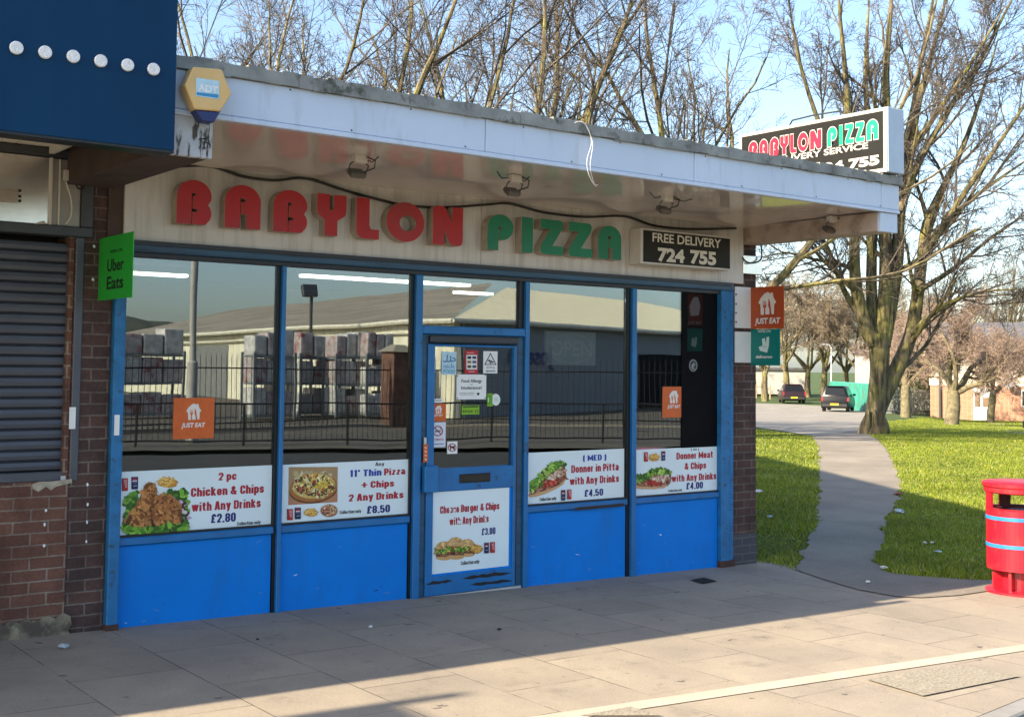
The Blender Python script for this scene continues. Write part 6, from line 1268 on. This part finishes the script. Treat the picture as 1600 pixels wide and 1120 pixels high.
# wrapped packs on racks in the yard
PK = [mat('white_wrapped_packs', (.58, .56, .52), .5, .4, 4, dirt=(.35, .32, .3), ds=6), mat('red_printed_packs', (.46, .40, .38), .5, .4, 5, dirt=(.30, .06, .06), ds=3, dlo=.54, dhi=.62)]; RKM = mat('grey_rack', (.2, .22, .22), .5)
rkl = ['yard rack of white wrapped packs nearest the tall lamp column, in reflection', 'yard rack with red printed packs beside dark doorway, in reflection', 'yard rack of white and red packs under eaves corner, in reflection', 'small yard rack of packs close to the brick pier, in reflection', 'leftmost yard rack of packs behind spiked fence, in reflection']
for k, (px, y_, w_) in enumerate(((420, -31, 1.5), (490, -32, 1.6), (540, -30.5, 1.3), (585, -30, 1.1), (230, -33, 2.2))):
    q = MR((px, 600), y_); bz_ = gz(q[0], y_); t = thing('pallet_rack', rkl[k], 'rack', (float(q[0]), y_, bz_), 'racks of wrapped packs in the yard'); rgk = random.Random(k)
    for lv, zz in enumerate((.1, 1.15, 2.1)):
        MB().box(q[0]-w_/2, q[0]+w_/2, y_-.5, y_+.5, bz_+zz, bz_+zz+.08).build('shelf', RKM, t)
        for s_ in range(3): MB().box(q[0]-w_/2+s_*w_/3+.02, q[0]-w_/2+(s_+1)*w_/3-.02, y_-.45, y_+.45, bz_+zz+.081, bz_+zz+.081+rgk.uniform(.6, .92)).build('wrapped_pack', PK[rgk.random() < .5], t, bevel=.06, seg=2)
    ups = MB()
    for sx_ in (-1, 1):
        for sy_ in (-.5, .5): ups.box(q[0]+sx_*w_/2-.04, q[0]+sx_*w_/2+.04, y_+sy_-.04, y_+sy_+.04, bz_-.1, bz_+2.3)
    ups.build('uprights', RKM, t)
# hills and tree line far off on that side
hl = MB(); xs_ = np.linspace(-150, 420, 80); rg = random.Random(3); top = [16+6*math.sin(x*.013+1)+rg.uniform(-1.2, 1.8) for x in xs_]
hl.add([(x, -330+0*x, -3) for x in xs_]+[(x, -420, t_) for x, t_ in zip(xs_, top)]+[(x, -600, -3) for x in xs_], [(i+k*80, i+1+k*80, i+1+(k+1)*80, i+(k+1)*80) for k in range(2) for i in range(79)]); tag(hl.build('hills', mat('wooded_hill', (.07, .075, .05), .9, .5, .05), fixn=False), kind='structure')
# lamp post up the pavement whose shadow falls across the slabs
tz = terrain(-6.2, -1.95); t = thing('sign_post', 'slim grey sign post on pavement left of the neighbouring shop', 'post', (-6.2, -2.05, tz)); MB().tube([(-6.2, -2.05, tz-.1), (-6.2, -2.05, tz+6.1)], .045, 8).build('post', GALV, t)
MB().obox((-6.2, -2.28, tz+5.6), (.02, 0, 0), (0, .28, 0), (0, 0, .25)).build('plate', GALV, t)

#@@GRASS
def blades(name, region, n_, seed, cols, hmin, hmax):
    rg = np.random.default_rng(seed); P = np.array(region); x0, y0 = P.min(0); x1, y1 = P.max(0); pts = []
    tot = 0
    while tot < n_:
        # denser close to the camera
        c = rg.uniform((x0, y0), (x1, y1), (n_*2, 2)); d = np.hypot(c[:, 0], c[:, 1]+8); c = c[rg.random(len(c)) < np.minimum(1, (15/d)**1.6)]
        ins = np.zeros(len(c), bool); j = len(P)-1
        for i in range(len(P)):
            xi, yi, xj, yj = *P[i], *P[j]; cr = ((yi > c[:, 1]) != (yj > c[:, 1])) & (c[:, 0] < (xj-xi)*(c[:, 1]-yi)/(yj-yi+1e-12)+xi); ins ^= cr; j = i
        c = c[ins]; pts.append(c); tot += len(c)
    c = np.concatenate(pts)[:n_]; z = np.array([terrain(*q) for q in c]); d = np.hypot(c[:, 0], c[:, 1]+8)
    h = rg.uniform(hmin, hmax, n_)*(1+.5*np.sin(c[:, 0]*1.7)*np.sin(c[:, 1]*1.3)); a = rg.uniform(0, 6.283, n_); wd = .0048*np.maximum(1, d/13)*rg.uniform(.7, 1.5, n_); ln = rg.normal(0, .55, (n_, 2))*h[:, None]
    V = np.zeros((n_, 3, 3)); V[:, 0, :2] = c+np.stack([np.cos(a), np.sin(a)], 1)*wd[:, None]; V[:, 1, :2] = c-np.stack([np.cos(a), np.sin(a)], 1)*wd[:, None]; V[:, 2, :2] = c+ln; V[:, :2, 2] = (z-.005)[:, None]; V[:, 2, 2] = z+h
    me = bpy.data.meshes.new(name); me.vertices.add(n_*3); me.vertices.foreach_set('co', V.ravel()); me.loops.add(n_*3); me.loops.foreach_set('vertex_index', np.arange(n_*3)); me.polygons.add(n_); me.polygons.foreach_set('loop_start', np.arange(n_)*3)
    for m_ in cols: me.materials.append(m_)
    me.polygons.foreach_set('material_index', rg.choice(len(cols), n_, p=[.38, .37, .15, .10])); me.update(calc_edges=True); me.validate(); o = bpy.data.objects.new(name, me); COL.objects.link(o); return tag(o, kind='stuff')
def grassmat(name, col):
    n = NT(name); c = n.ramp(n.noise(.9, 4), .3, .7, tuple(v*.75 for v in col), tuple(min(1, v*1.2) for v in col)); n.base(c); n.set(Roughness=.55)
    tl_ = n.node('ShaderNodeBsdfTranslucent'); n.link(c, tl_.inputs[0]); mx = n.node('ShaderNodeMixShader'); mx.inputs[0].default_value = .4; n.link(n.b.outputs[0], mx.inputs[1]); n.link(tl_.outputs[0], mx.inputs[2]); n.link(mx.outputs[0], n.out.inputs['Surface']); return n.m
GM = [grassmat('grass_green', (.17, .25, .013)), grassmat('grass_yellow_green', (.33, .35, .025)), grassmat('grass_dark', (.06, .125, .01)), grassmat('grass_straw', (.45, .42, .17))]
Lreg = [(9.02, .1), (9.1, -.1)]+pL_r+[tuple(map(float, G(p)[:2])) for p in ((1225, 676), (1150, 668))]+[(9.02, 9)]
Rreg = pR_r[::-1]+[tuple(map(float, G(p)[:2])) for p in ((1358, 664), (1440, 652), (1640, 656))]+[(24, 2), (11.7, -2.0)]
lbl = 'short green grass beside the tarmac path'
for nm, rgn, cnt, sd in (('grass', Lreg, 170000, 1), ('grass', Rreg, 400000, 2)): blades(nm, rgn, cnt, sd, GM, .018, .052)
